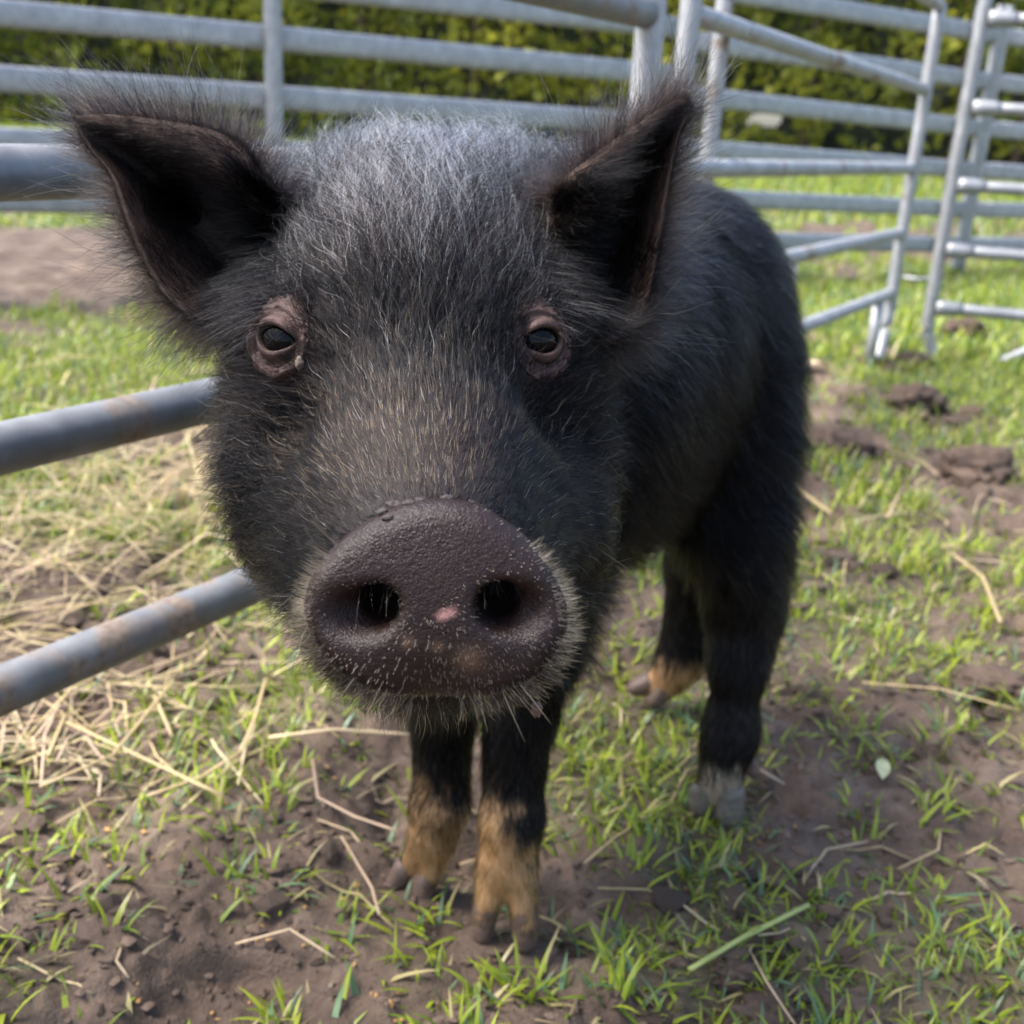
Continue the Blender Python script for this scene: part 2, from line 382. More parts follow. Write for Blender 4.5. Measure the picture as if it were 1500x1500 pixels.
stalk([(1156, 706), (1218, 752)], .0026, 'short straw stalk beside the pig hind leg')
stalk([(1300, 758), (1322, 714)], .0024, 'brown stem standing on the mud below the wide clod', (.36, .25, .16))
stalk([(158, 1000), (272, 1010)], .0018, 'straw stalk lying level right under the lowest rail')
stalk([(226, 1018), (252, 1078)], .0016, 'short straw stalk leaning right under the lowest rail')
stalk([(1010, 1420), (1090, 1372), (1185, 1325)], .0021, 'long green-yellow grass stem right of the front hooves', (.30, .33, .10))
stalk([(500, 1225), (545, 1300), (556, 1340)], .0012, 'thin brown stem left of the tan front hoof', (.34, .24, .15))
SV, SQ, ST, SCo = [], [], [], []; off2 = 0
def scatter_straw(px_, py_, sx, sy, n, L=(.06, .2), r=(.0010, .0020), hz=.02):
    global off2
    g = G(px_, py_)
    for _ in range(n):
        c0 = g[:2] + RNG.normal(0, 1, 2) * (sx, sy); a = RNG.normal(.5, .9); l = RNG.uniform(*L)
        d = np.array([math.cos(a), math.sin(a)]); s = np.array([-d[1], d[0]]) * RNG.normal(0, .10) * l
        z0 = float(ground_z(c0[:1], c0[1:])[0])
        h = abs(RNG.normal(0, hz))
        pts = [np.append(c0 - d * l / 2, z0 + h * RNG.random()), np.append(c0 + s, z0 + h + .004), np.append(c0 + d * l / 2, z0 + h * RNG.random())]
        col = np.array([.48, .37, .20]) * RNG.uniform(.6, 1.15) * np.array([1, RNG.uniform(.92, 1.05), RNG.uniform(.8, 1.2)])
        V, Q, T, c = stalk_geo(pts, RNG.uniform(*r), col)
        SV.append(V); SQ.append(Q + off2); ST.append(T + off2); SCo.append(c); off2 += len(V)
scatter_straw(250, 730, .11, .13, 300, (.05, .20), (.0005, .0012), .03)
scatter_straw(80, 820, .12, .12, 170, (.05, .18), (.0005, .0011), .02)
scatter_straw(170, 960, .11, .06, 70, (.04, .14), (.0005, .0011), .012); scatter_straw(90, 1080, .08, .04, 70, (.04, .12), (.0008, .0014), .012)
scatter_straw(700, 1050, .25, .12, 16, (.03, .1), (.0008, .0013), .006)
scatter_straw(1250, 800, .3, .35, 40, (.05, .14), (.001, .002), .006)
scatter_straw(100, 640, .2, .25, 60, (.06, .18), (.0014, .0024), .015)
scatter_straw(700, 1300, .3, .12, 26, (.02, .07), (.0006, .0011), .006)
tag(put('straw', mesh_from('straw', np.vstack(SV), np.vstack(SQ), np.vstack(ST), True, np.vstack(SCo)), M_STRAW),
    'heap of pale trampled straw behind the left rails', 'straw', kind='stuff')
def leaf(px_, py_, L, w, az, label, col):
    g = G(px_, py_); t = np.linspace(0, 1, 9); s = np.linspace(-1, 1, 5); T_, S_ = np.meshgrid(t, s, indexing='ij')
    wd = np.sin(np.pi * T_ ** .8) * w
    x = (T_ - .5) * L; y = S_ * wd; z = .35 * wd * S_ ** 2 + .15 * L * np.sin(T_ * 3) * .4 + .004
    c, s_ = math.cos(az), math.sin(az)
    V = np.stack([x * c - y * s_, x * s_ + y * c, z], -1).reshape(-1, 3); V2 = V - (0, 0, .0006)
    k, l = np.meshgrid(np.arange(8), np.arange(4), indexing='ij'); q = np.stack([k * 5 + l, (k + 1) * 5 + l, (k + 1) * 5 + l + 1, k * 5 + l + 1], -1).reshape(-1, 4)
    cc = np.tile(np.array(col), (90, 1)) * (.8 + .4 * RNG.random((90, 1)))
    z0 = float(ground_z(np.array([g[0]]), np.array([g[1]]))[0])
    tag(put('dry_leaf', mesh_from('dry_leaf', np.vstack([V, V2]), np.vstack([q, q[:, ::-1] + 45]), None, True, cc), M_STRAW, loc=(g[0], g[1], z0 + .006)), label, 'leaf')
leaf(1190, 541, .09, .022, .5, 'pale dry leaf on the grass between the pig and the fence foot', (.55, .42, .26))
leaf(1292, 1128, .035, .006, 1.3, 'pale green dry leaf standing on the mud right of the hind hoof', (.45, .46, .25))

# ------------------------------------------------------------------ metal panels
M_GALV = mat_galv('galvanised', .74, .25, 9); M_GALVB = mat_galv('galvanised_clean', .74); M_GATE = mat_galv('galvanised_dull', .66); M_MUD = mat_galv('muddy_tube', .44, .75, 11)
RT = .0148
def add_tube(name, parent, pts, mat, r=RT, ry=None, n=16, smooth=None, sq=1.0):
    pts = np.asarray(pts, float)
    if smooth: pts = smooth_path(pts, smooth)
    V, Q, T = tube(pts, r, ry, n, sq=sq); V = V - np.array(parent.location)
    return put(name, mesh_from(name, V, Q, T), mat, parent)
def on(q, d, t, z): return np.array([q[0] + d[0] * t, q[1] + d[1] * t, z])
def seg(a, b, n=14): return np.linspace(a, b, n)
def dirv(deg): return np.array([math.sin(RAD(deg)), math.cos(RAD(deg))])
GRP = 'galvanised stock panels round the pen'
# left panel, right beside the camera
q = np.array([.118, 1.301]); d = dirv(31.7); L = 1.75
pl = thing('fence_panel', (q[0], q[1], 0), 'nearest dark muddy tube panel running past the left of the pig face', 'fence panel', GRP)
for z in (.775, .61, .455, .30, .147): add_tube('rail', pl, seg(on(q, d, -L, z), on(q, d, -.012, z), 30), M_MUD, .0155)
add_tube('post', pl, seg(on(q, d, 0, -.02), on(q, d, 0, .79)), M_GALV, .0158); add_tube('post', pl, seg(on(q, d, -L - .01, -.02), on(q, d, -L - .01, .79)), M_GALV, .0158)
# right panel, from behind the pig to the far corner
q = np.array([.855, 2.628]); d = dirv(31.0)
pr = thing('fence_panel', (q[0], q[1], 0), 'bare tube panel slanting away behind the pig back to the corner posts', 'fence panel', GRP)
LR = 1.30
for z0, z1 in ((.785, .773), (.632, .603), (.447, .438), (.297, .297), (.163, .160)):
    add_tube('rail', pr, seg(on(q, d, -LR, z0), on(q, d, -.012, z1), 24), M_GALV, .0132)
add_tube('post', pr, seg(on(q, d, -LR, -.02), on(q, d, -LR, .80)), M_GALV, .0135)
add_tube('post', pr, [on(q, d, 0, .775), on(q, d, 0, .6), on(q, d, 0, .4), on(q, d, 0, .2), on(q, d, 0, .11), on(q, d, -.014, .05), on(q, d, -.045, .008)], M_GALV, .0138, smooth=30)
off3 = np.array([d[1], -d[0], 0]) * .026
add_tube('brace', pr, seg(on(q, d, -1.13, .155) - off3, on(q, d, -1.13, .80) - off3), M_GALV, .0125)
add_tube('brace', pr, seg(on(q, d, -.765, .175), on(q, d, -.765, .285)), M_GALV, .010)
add_tube('foot', pr, [on(q, d, -.112, .155), on(q, d, -.110, .07), on(q, d, -.108, -.015)], M_GALV, .0125)
# gate panel
q = np.array([.980, 2.712]); d = dirv(106.5)
pg = thing('gate_panel', (q[0], q[1], 0), 'right hand tube panel turning off at the corner with a slanting skid foot', 'gate panel', GRP)
for z in (.76, .574, .404, .257, .121): add_tube('rail', pg, seg(on(q, d, .012, z), on(q, d, 1.5, z), 16), M_GATE, .0138)
add_tube('post', pg, [on(q, d, 0, .93), on(q, d, 0, .6), on(q, d, 0, .3), on(q, d, 0, .12), on(q, d, .002, .07), on(q, d, .018, .02), on(q, d, .035, -.01)], M_GATE, .0150, smooth=30)
add_tube('post', pg, seg(on(q, d, 1.5, -.02), on(q, d, 1.5, .93)), M_GATE, .0150)
add_tube('foot', pg, [on(q, d, .165, -.004), on(q, d, .24, .045), on(q, d, .33, .10), on(q, d, .36, .118)], M_GATE, .0120, smooth=10)
add_tube('latch_pin', pg, [on(q, d, -.075, .185), on(q, d, -.04, .183), on(q, d, .0, .19)], M_GATE, .0045, n=8)
for z in (.76, .574, .404, .257, .121):                                   # welded sleeves where the rails meet the post
    add_tube('collar', pg, seg(on(q, d, .012, z), on(q, d, .075, z), 5), M_GATE, np.array([.0195, .0195, .018, .0165, .0142]))
# back fence, beyond the pen
q0 = np.array([1.34, 4.36]); d = dirv(60)
T1, T2 = -.66, .445
def back(q, d, t0, t1, zs, label, braces=()):
    o = on(q, d, t0, 0); p = thing('fence_panel', tuple(o), label, 'fence panel', GRP)
    for za, zb in zs: add_tube('rail', p, seg(on(q, d, t0 + .012, za), on(q, d, t1 - .012, zb), 12), M_GALVB, .016, .031, n=24, sq=.55)
    for t in (t0, t1): add_tube('post', p, seg(on(q, d, t, -.03), on(q, d, t, .99)), M_GALVB, .016)
    for t in braces:
        o3 = np.array([d[1], -d[0], 0]) * .03
        add_tube('brace', p, seg(on(q, d, t, .09) + o3, on(q, d, t, .98) + o3), M_GALVB, .024, .016)
    return p
ZL = [(.975, .965), (.80, .79), (.672, .650), (.528, .500), (.385, .36), (.245, .22)]
back(q0, d, -4.2, -1.02, ZL, 'far oval rail panel on the left in front of the hedge', (-2.37,))
ZR = [(1.06, 1.05), (.915, .885), (.755, .722), (.593, .553), (.430, .398), (.275, .250), (.135, .112)]
back(q0, d, -.98, .44, ZR, 'far oval rail panel between the two corner post groups in front of the hedge', (.30,))
back(q0, d, .48, 3.9, [(b, b - .04) for a, b in ZR], 'far oval rail panel at the right edge behind the gate panel', (2.2,))

# ------------------------------------------------------------------ hedge
def hedge():
    root = thing('hedge', (0, 15.6, 0), 'tall clipped conifer hedge with yellow green sprays behind the fences', 'hedge')
    ys = 15.6
    gaps = [(3.02 + RNG.uniform(-.28, .28), .64 + RNG.uniform(-.11, .11), RNG.uniform(.06, .13), RNG.uniform(.045, .09)) for _ in range(14)] + [(-.95, .58, .05, .05), (-.62, .56, .06, .05), (-.2, .56, .07, .05), (.15, .60, .05, .05), (-2.9, .5, .1, .07), (-.42, .55, .05, .04)]
    def gapped(x, z, k=0.0):
        m = np.zeros(len(x), bool)
        for cx, cz, rx, rz in gaps: m |= ((x - cx) / (rx + k)) ** 2 + ((z - cz) / (rz + k)) ** 2 < 1
        return m
    # lumps of foliage
    LC = []
    for xx in np.arange(-19, 27, .55):
        for zz in np.arange(.05, 4.3, .42):
            LC.append((xx + RNG.normal(0, .16), ys - .35 + RNG.normal(0, .2), zz + RNG.normal(0, .12), RNG.uniform(.30, .55)))
    LC = np.array(LC); per = 60; n = len(LC) * per
    u = norm(RNG.normal(0, 1, (n, 3)) * (1, 1, .8)); u[:, 1] = -np.abs(u[:, 1]) * 1.0 + .15
    c = np.repeat(LC, per, 0); rr = c[:, 3:] * (.75 + .3 * RNG.random((n, 1)))
    p = c[:, :3] + u * rr * (1.1, .9, .85); d = norm(u + np.array([0, -.15, .55]) + RNG.normal(0, .35, (n, 3)))
    keep = (p[:, 2] > .10) & ~gapped(p[:, 0], p[:, 2], .055)
    low = p[:, 2] < .75; keep &= ~(low & (np.sin(p[:, 0] * 1.3 + 1.1) > -.35) & (RNG.random(n) < .72))
    p, d = p[keep], d[keep]; n = len(p); s = .09 + .09 * RNG.random(n)
    a = norm(np.cross(d, RNG.normal(0, 1, (n, 3)))); b = np.cross(d, a)
    V, T = [], []
    for k, (sp, ln) in enumerate(((0, 1.0), (.9, .7), (-.9, .7))):
        dd = norm(d + a * sp); w = norm(np.cross(dd, b))
        L = (s * ln)[:, None]
        V += [p - b * L * .08, p + dd * L * .5 + w * L * .22 + b * L * .05, p + dd * L, p + dd * L * .5 - w * L * .22 + b * L * .05]
        T.append(np.array([[4 * k, 4 * k + 1, 4 * k + 2], [4 * k, 4 * k + 2, 4 * k + 3]]))
    V = np.stack(V, 1); T = (np.arange(n) * 12)[:, None, None] + np.vstack(T)[None]
    tint = np.repeat(RNG.random(len(LC)), per)[keep][:, None]; al = np.clip(RNG.random((n, 1)) * .4 + tint ** 1.5 * .8, 0, 1)
    col = np.array([.065, .10, .016]) * (1 - al) + np.array([.36, .35, .045]) * al
    f = put('foliage', mesh_from('foliage', V.reshape(-1, 3) - (0, 15.6, 0), None, T.reshape(-1, 3), True, np.repeat(col, 12, 0)), mat_attr('conifer', .55, .35, .3), root)
    f['kind'] = 'stuff'
    # dense inner twigs that close the hedge, with thin places low down
    xs = np.arange(-20, 28, .05); zs = np.arange(0, 4.4, .05); Xh, Zh = np.meshgrid(xs, zs, indexing='ij')
    x, z = Xh.ravel(), Zh.ravel(); yy = ys + .25 + .25 * (fbm(np.stack([x, z], -1) * 2.2, 3, 91) - .5)
    k, l = np.meshgrid(np.arange(len(xs) - 1), np.arange(len(zs) - 1), indexing='ij'); m = len(zs)
    q = np.stack([k * m + l, (k + 1) * m + l, (k + 1) * m + l + 1, k * m + l + 1], -1).reshape(-1, 4)
    hole = gapped(x, z); q = q[~hole[q].all(1)]
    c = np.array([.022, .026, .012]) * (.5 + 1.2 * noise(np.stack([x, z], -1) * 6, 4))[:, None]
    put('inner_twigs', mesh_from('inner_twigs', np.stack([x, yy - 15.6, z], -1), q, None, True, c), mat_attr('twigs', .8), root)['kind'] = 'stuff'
    for xx in np.arange(-18, 26, 1.45):
        xx += RNG.normal(0, .2); p = np.array([[xx, ys + .1, -.1], [xx + .03, ys + .12, .8], [xx + RNG.normal(0, .06), ys + .2, 2.4], [xx, ys + .2, 3.6]])
        V, Q, T = tube(smooth_path(p, 10), np.linspace(.09, .03, 10), None, 9)
        put('trunk', mesh_from('trunk', V - (0, 15.6, 0), Q, T), M_BARK, root)
M_BARK = mat_plain('bark', (.07, .05, .035), .85, .2)
hedge()

# ------------------------------------------------------------------ pig: one skin grown from a distance field
def axis3(parts):
    a = []
    for lo, hi, st in parts: a += list(np.arange(lo, hi - 1e-9, st))
    return np.array(a)
GXs = axis3([(-.150, -.095, .0032), (-.095, .085, .0017), (.085, .30, .0044)])
GYs = axis3([(.275, .345, .0013), (.345, .46, .0018), (.46, .60, .0034), (.60, 1.02, .0050)])
GZs = axis3([(-.012, .10, .0030), (.10, .27, .0045), (.27, .46, .0017), (.46, .60, .0036)])
FIELD = np.ones((len(GXs), len(GYs), len(GZs)), np.float32)
def local(lo, hi, pad=.05):
    s = []
    for ax, l, h in zip((GXs, GYs, GZs), lo, hi):
        s.append(slice(max(np.searchsorted(ax, l - pad) - 1, 0), min(np.searchsorted(ax, h + pad) + 1, len(ax))))
    return tuple(s), GXs[s[0]][:, None, None], GYs[s[1]][None, :, None], GZs[s[2]][None, None, :]
def smin(a, b, k):
    h = np.maximum(k - np.abs(a - b), 0) / k; return np.minimum(a, b) - h * h * k * .25
def cone(a, b, ra, rb, k=.02):
    a = np.asarray(a); b = np.asarray(b); r = max(ra, rb)
    s, x, y, z = local(np.minimum(a, b) - r, np.maximum(a, b) + r)
    ba = b - a; l2 = ba @ ba
    t = np.clip(((x - a[0]) * ba[0] + (y - a[1]) * ba[1] + (z - a[2]) * ba[2]) / l2, 0, 1)
    d = np.sqrt((x - a[0] - t * ba[0]) ** 2 + (y - a[1] - t * ba[1]) ** 2 + (z - a[2] - t * ba[2]) ** 2) - (ra + (rb - ra) * t)
    FIELD[s] = smin(FIELD[s], d, k)
def ball(c, r, k=.02): cone(c, np.asarray(c) + (1e-4, 0, 0), r, r, k)
def ell(c, axes, radii, k=.03, cut=False):
    c = np.asarray(c); A = np.asarray(axes, float); r = max(radii)
    s, x, y, z = local(c - r, c + r, .06 if not cut else .02)
    k0 = 0; k1 = 0
    for ax, rr in zip(A, radii):
        q = ((x - c[0]) * ax[0] + (y - c[1]) * ax[1] + (z - c[2]) * ax[2]); k0 = k0 + (q / rr) ** 2; k1 = k1 + (q / rr ** 2) ** 2
    k0 = np.sqrt(k0); k1 = np.sqrt(k1) + 1e-9; d = k0 * (k0 - 1) / k1
    if cut: FIELD[s] = -smin(-FIELD[s], d, k)
    else: FIELD[s] = smin(FIELD[s], d, k)
def pr(rp, d): return rp * d / FPX
def limb(chain, k=.02):
    """chain of (px, py, depth, width in photo pixels)"""
    for (x0, y0, d0, w0), (x1, y1, d1, w1) in zip(chain[:-1], chain[1:]):
        cone(P(x0, y0, d0), P(x1, y1, d1), pr(w0 / 2, d0), pr(w1 / 2, d1), k)

BA = np.array([.66, .75, 0]); BA /= np.linalg.norm(BA); BS = np.array([BA[1], -BA[0], 0]); BZ = np.array([0, 0, 1.])
# trunk
ell((.010, .665, .345), (BA, BS, BZ), (.135, .088, .118), .03)
ell((.055, .745, .340), (BA, BS, BZ), (.150, .086, .119), .04)
ell((.104, .825, .355), (BA, BS, BZ), (.112, .079, .104), .04)
# neck and crest
cone(P(615, 450, .58), (.0, .665, .366), .066, .090, .04)
cone(P(545, 352, .60), (.00, .70, .372), .042, .066, .03); cone(P(725, 352, .60), (.03, .70, .372), .042, .066, .03)
# head
cone(P(612, 412, .545), P(612, 520, .50), pr(160, .545), pr(150, .50), .03)
cone(P(612, 480, .505), P(632, 790, .388), pr(150, .505), pr(108, .388), .03)
cone(P(632, 805, .42), P(637, 884, .366), pr(200, .42), pr(136, .366), .03)
for (x, y, d, rp) in ((446, 500, .505, 82), (768, 500, .508, 80), (438, 610, .505, 84), (788, 612, .508, 80),
                      (450, 715, .490, 83), (776, 724, .492, 84), (478, 792, .480, 76), (772, 798, .482, 78)):
    ball(P(x, y, d), pr(rp, d), .035)
cone(P(505, 790, .445), P(640, 880, .42), pr(92, .445), pr(108, .42), .03)
cone(P(780, 795, .450), P(640, 880, .42), pr(90, .450), pr(108, .42), .03)
cone(P(630, 895, .455), P(640, 925, .400), pr(84, .455), pr(50, .400), .02)
ball(P(945, 480, .715), pr(98, .715), .035); ball(P(1062, 545, .805), pr(84, .805), .03)      # shoulder and haunch
# legs
limb([(790, 700, .66, 190), (795, 830, .665, 150), (782, 950, .675, 112), (764, 1040, .688, 82), (756, 1085, .694, 64), (754, 1130, .700, 62), (750, 1195, .706, 72), (744, 1262, .712, 76)])
limb([(665, 780, .68, 190), (658, 880, .70, 140), (654, 960, .715, 105), (650, 1040, .73, 76), (648, 1080, .738, 58), (648, 1120, .745, 56), (645, 1175, .752, 66), (634, 1222, .757, 66)])
limb([(1040, 560, .80, 180), (1060, 650, .80, 170), (1076, 760, .80, 130), (1087, 840, .825, 92), (1091, 900, .840, 82), (1082, 975, .837, 57), (1070, 1070, .848, 56), (1056, 1130, .852, 60)], .03)
limb([(1030, 640, .92, 150), (1038, 740, .93, 112), (1026, 830, .965, 78), (1014, 900, .985, 54), (1003, 955, 1.002, 52), (985, 985, 1.006, 52)], .03)
# toes
def toes(base, tips, rb, rt):
    for t in tips: cone(P(*base), P(*t), rb, rt, .006)
toes((730, 1262, .712), [(710, 1340, .716)], .0130, .0070); toes((757, 1262, .712), [(769, 1352, .712)], .0130, .0076)
toes((628, 1222, .757), [(598, 1274, .766)], .0125, .0068); toes((640, 1226, .757), [(626, 1288, .760)], .0125, .0074)
toes((1048, 1138, .852), [(1030, 1168, .856)], .0115, .0085); toes((1062, 1138, .852), [(1067, 1178, .850)], .0125, .0095)
toes((982, 985, 1.006), [(945, 1004, 1.012)], .0130, .0085); toes((988, 990, 1.006), [(966, 1016, 1.006)], .0130, .0090)

# snout disc
SN = P(638, 885, .338); EL_ = RAD(12)
sn_n = np.array([RGT[0] * .02, -math.cos(EL_), math.sin(EL_)]); sn_n /= np.linalg.norm(sn_n)
sn_x = norm(RGT - sn_n * (RGT @ sn_n)); sn_y = np.cross(sn_x, sn_n); sn_y = sn_y if sn_y[2] > 0 else -sn_y
def on_disc(x, y):
    v = ray(x, y); t = ((SN - EYE) @ sn_n) / (v @ sn_n); q = EYE + v * t - SN; return np.array([q @ sn_x, q @ sn_y])
OUT = np.array([on_disc(*p) for p in ((638, 741), (690, 748), (735, 772), (775, 806), (805, 842), (826, 885), (827, 920), (812, 955), (786, 988), (740, 1010),
                                      (690, 1022), (638, 1022), (588, 1020), (540, 1008), (492, 978), (460, 938), (447, 892), (458, 850), (490, 810), (528, 780), (560, 762), (600, 746))])
oth = np.arctan2(OUT[:, 1], OUT[:, 0]); orr = np.hypot(OUT[:, 0], OUT[:, 1]) + .0014; o_ = np.argsort(oth); oth, orr = oth[o_], orr[o_]
def disc_r(th): return np.interp(th, np.r_[oth[-1] - 2 * np.pi, oth, oth[0] + 2 * np.pi], np.r_[orr[-1], orr, orr[0]])
s, x, y, z = local(SN - .055, SN + .055, .02)
qx = (x - SN[0]) * sn_x[0] + (y - SN[1]) * sn_x[1] + (z - SN[2]) * sn_x[2]
qy = (x - SN[0]) * sn_y[0] + (y - SN[1]) * sn_y[1] + (z - SN[2]) * sn_y[2]
qz = (x - SN[0]) * sn_n[0] + (y - SN[1]) * sn_n[1] + (z - SN[2]) * sn_n[2]
rho = np.hypot(qx, qy); rr = disc_r(np.arctan2(qy, qx)); u = rho / rr
front = .0015 + .0045 * (1 - u ** 2) - .0040 * np.exp(-((qx / .012) ** 2 + ((qy + .030) / .010) ** 2))     # slight dome, dip at the lip
rd = .0062; TH = .0085
dx = rho - rr + rd; dh = np.abs(qz + TH - front) - TH + rd
disc = np.sqrt(np.maximum(dx, 0) ** 2 + np.maximum(dh, 0) ** 2) + np.minimum(np.maximum(dx, dh), 0) - rd
FIELD[s] = smin(FIELD[s], disc.astype(np.float32), .002)
def dpt(x, y, zz): a = on_disc(x, y); return SN + sn_x * a[0] + sn_y * a[1] + sn_n * zz
for (x, y, fx, fy) in ((557, 884, 512, 898), (728, 882, 768, 892)):
    ell(dpt(fx, fy, .008), (sn_x, sn_y, sn_n), (.0105, .0075, .0085), .006, cut=True)
    ell(dpt((x + fx) / 2, (y + fy) / 2 + 4, .004), (sn_x, sn_y, sn_n), (.0085, .0070, .0100), .004, cut=True)
    ell(dpt(x, y, -.004), (sn_x, sn_y, sn_n), (.0070, .0070, .0220), .003, cut=True)

def hit(px_, py_, d0=.30, d1=.75):
    """walk a sight line to the skin"""
    dd = np.arange(d0, d1, .0008); pts = EYE[None] + ray(px_, py_)[None] * dd[:, None]
    ii = [np.clip(np.searchsorted(a, pts[:, k]) , 0, len(a) - 1) for k, a in enumerate((GXs, GYs, GZs))]
    v = FIELD[ii[0], ii[1], ii[2]]; k = np.argmax(v < 0); return pts[k], dd[k]
# eye sockets
EYES = []
for (ex, ey, sgn) in ((416, 497, -1), (786, 499, 1)):
    h, dep = hit(ex, ey); n_ = norm(np.array([sgn * .42, -.86, .22]))
    EYES.append((h, n_, sgn, dep))
for h, n_, sgn, dep in EYES:
    ball(h - n_ * .012, .0185, .012)
    ell(h - n_ * .0005, np.eye(3), (.0105, .0105, .0105), .003, cut=True)

def surface_nets(F, axs):
    S = F < 0; nx, ny, nz = F.shape
    c = np.zeros((nx - 1, ny - 1, nz - 1), np.uint8)
    for a in (0, 1):
        for b in (0, 1):
            for d in (0, 1): c += S[a:nx - 1 + a, b:ny - 1 + b, d:nz - 1 + d]
    act = np.argwhere((c > 0) & (c < 8)); idx = -np.ones(c.shape, np.int32); idx[tuple(act.T)] = np.arange(len(act))
    acc = np.zeros((len(act), 3)); cnt = np.zeros(len(act))
    corners = [(a, b, d) for a in (0, 1) for b in (0, 1) for d in (0, 1)]
    val = {k: F[act[:, 0] + k[0], act[:, 1] + k[1], act[:, 2] + k[2]].astype(float) for k in corners}
    pos = {k: np.stack([axs[t][act[:, t] + k[t]] for t in range(3)], -1) for k in corners}
    for k in corners:
        for ax in range(3):
            if k[ax]: continue
            l = list(k); l[ax] = 1; l = tuple(l); a, b = val[k], val[l]; m = (a < 0) != (b < 0)
            t = np.where(m, a / np.where(m, a - b, 1), 0)[:, None]
            acc += np.where(m[:, None], pos[k] + (pos[l] - pos[k]) * t, 0); cnt += m
    V = acc / cnt[:, None]; Q = []
    for ax in range(3):
        o = [a for a in range(3) if a != ax]
        sl0 = [slice(None)] * 3; sl1 = [slice(None)] * 3; sl0[ax] = slice(0, -1); sl1[ax] = slice(1, None)
        m = S[tuple(sl0)] != S[tuple(sl1)]
        e = np.argwhere(m); e = e[(e[:, o[0]] > 0) & (e[:, o[1]] > 0) & (e[:, o[0]] < F.shape[o[0]] - 1) & (e[:, o[1]] < F.shape[o[1]] - 1)]
        ins = S[tuple(e.T)]
        q = []
        for (da, db) in ((-1, -1), (0, -1), (0, 0), (-1, 0)):
            w = e.copy(); w[:, o[0]] += da; w[:, o[1]] += db; q.append(idx[tuple(w.T)])
        q = np.stack(q, -1)
        flip = ins if ax != 1 else ~ins
        q[~flip] = q[~flip][:, ::-1]; Q.append(q)
    return V, np.vstack(Q)
BV, BQ = surface_nets(FIELD, (GXs, GYs, GZs))
def vnormals(V, Q):
    n = np.zeros_like(V); a = np.cross(V[Q[:, 2]] - V[Q[:, 0]], V[Q[:, 3]] - V[Q[:, 1]])
    for k in range(4): np.add.at(n, Q[:, k], a)
    return norm(n)
def relax(V, Q, it=2, f=.5):
    for _ in range(it):
        s = np.zeros_like(V); c = np.zeros(len(V))
        for k in range(4):
            for l in ((k + 1) % 4, (k - 1) % 4):
                np.add.at(s, Q[:, k], V[Q[:, l]]); np.add.at(c, Q[:, k], 1)
        V = V + f * (s / c[:, None] - V)
    return V
BV = relax(BV, BQ, 2, .5)

# ears: cupped leaves with a rounded rim
def resample(pts, n):
    p = smooth_path(pts, 60); l = np.r_[0, np.cumsum(np.linalg.norm(np.diff(p, axis=0), axis=1))]; t = np.linspace(0, l[-1], n)
    return np.stack([np.interp(t, l, p[:, k]) for k in range(3)], -1)
def ear(top, bot, back, depth, hole=None, lip=.13, nu=70, nv=46, th=.0070):
    T = resample([P(*p) for p in top], nu); B = resample([P(*p) for p in bot], nu)
    v = np.linspace(0, 1, nv)[None, :, None]; u = np.linspace(0, 1, nu)[:, None, None]
    base = T[:, None] * (1 - v) + B[:, None] * v
    prof = sstep(lip, .55, v) * sstep(1.02, .66, v) ** .8 * sstep(1.0, .62, u) * (.55 + .45 * sstep(0, .25, u))
    front = base + np.array(back) * depth * prof
    if hole is not None:
        hx, hy, hr = hole; X_, Y_, _ = project(front.reshape(-1, 3)); r_ = np.hypot(X_ - hx, Y_ - hy).reshape(nu, nv, 1)
        pit = np.array(back) * .026 * sstep(hr * 1.12, hr * .80, r_); front = front + pit
    du = np.gradient(front, axis=0); dv = np.gradient(front, axis=1); nn = norm(np.cross(du, dv))
    if nn.mean((0, 1)) @ FWD > 0: nn = -nn
    rearv = base + np.array(back) * (depth * prof + th) + (pit if hole is not None else 0)
    # loops: front grid, rim, rear grid
    fr = front.reshape(-1, 3); re_ = rearv.reshape(-1, 3)
    i, j = np.meshgrid(np.arange(nu - 1), np.arange(nv - 1), indexing='ij')
    q = np.stack([i * nv + j, (i + 1) * nv + j, (i + 1) * nv + j + 1, i * nv + j + 1], -1).reshape(-1, 4)
    V = [fr, re_]; Q = [q, q[:, ::-1] + nu * nv]; off = 2 * nu * nv
    edge = np.concatenate([np.arange(nu) * nv, (nu - 1) * nv + np.arange(1, nv), (np.arange(nu - 2, -1, -1)) * nv + nv - 1])
    cen = base.mean((0, 1)); out = norm(fr[edge] - cen); out = norm(out - np.outer(out @ FWD, FWD))
    rings = [edge]
    for a in (40, 90, 140):
        c_ = (fr[edge] + re_[edge]) / 2; r_ = np.linalg.norm(fr[edge] - re_[edge], axis=1, keepdims=True) / 2
        V.append(c_ + (fr[edge] - c_) * math.cos(RAD(a)) + out * r_ * 1.0 * math.sin(RAD(a))); rings.append(off + np.arange(len(edge))); off += len(edge)
    rings.append(edge + nu * nv)
    for a, b in zip(rings[:-1], rings[1:]): Q.append(np.stack([a[:-1], b[:-1], b[1:], a[1:]], -1))
    V = np.vstack(V); Q = np.vstack(Q)
    if np.sum(np.cross(V[Q[0, 1]] - V[Q[0, 0]], V[Q[0, 3]] - V[Q[0, 0]]) * nn[0, 0]) < 0: Q = Q[:, ::-1]
    return V, Q, nu, nv, T, B
EARL = ear([(430, 300, .515), (375, 258, .497), (345, 218, .492), (300, 194, .490), (230, 181, .490), (168, 172, .493), (113, 172, .498)],
           [(420, 480, .505), (352, 486, .490), (300, 474, .490), (243, 432, .492), (200, 352, .495), (168, 262, .498), (138, 225, .499), (116, 190, .499)],
           FWD * .9 + np.array([.25, 0, 0]), .040, (256, 300, 38))
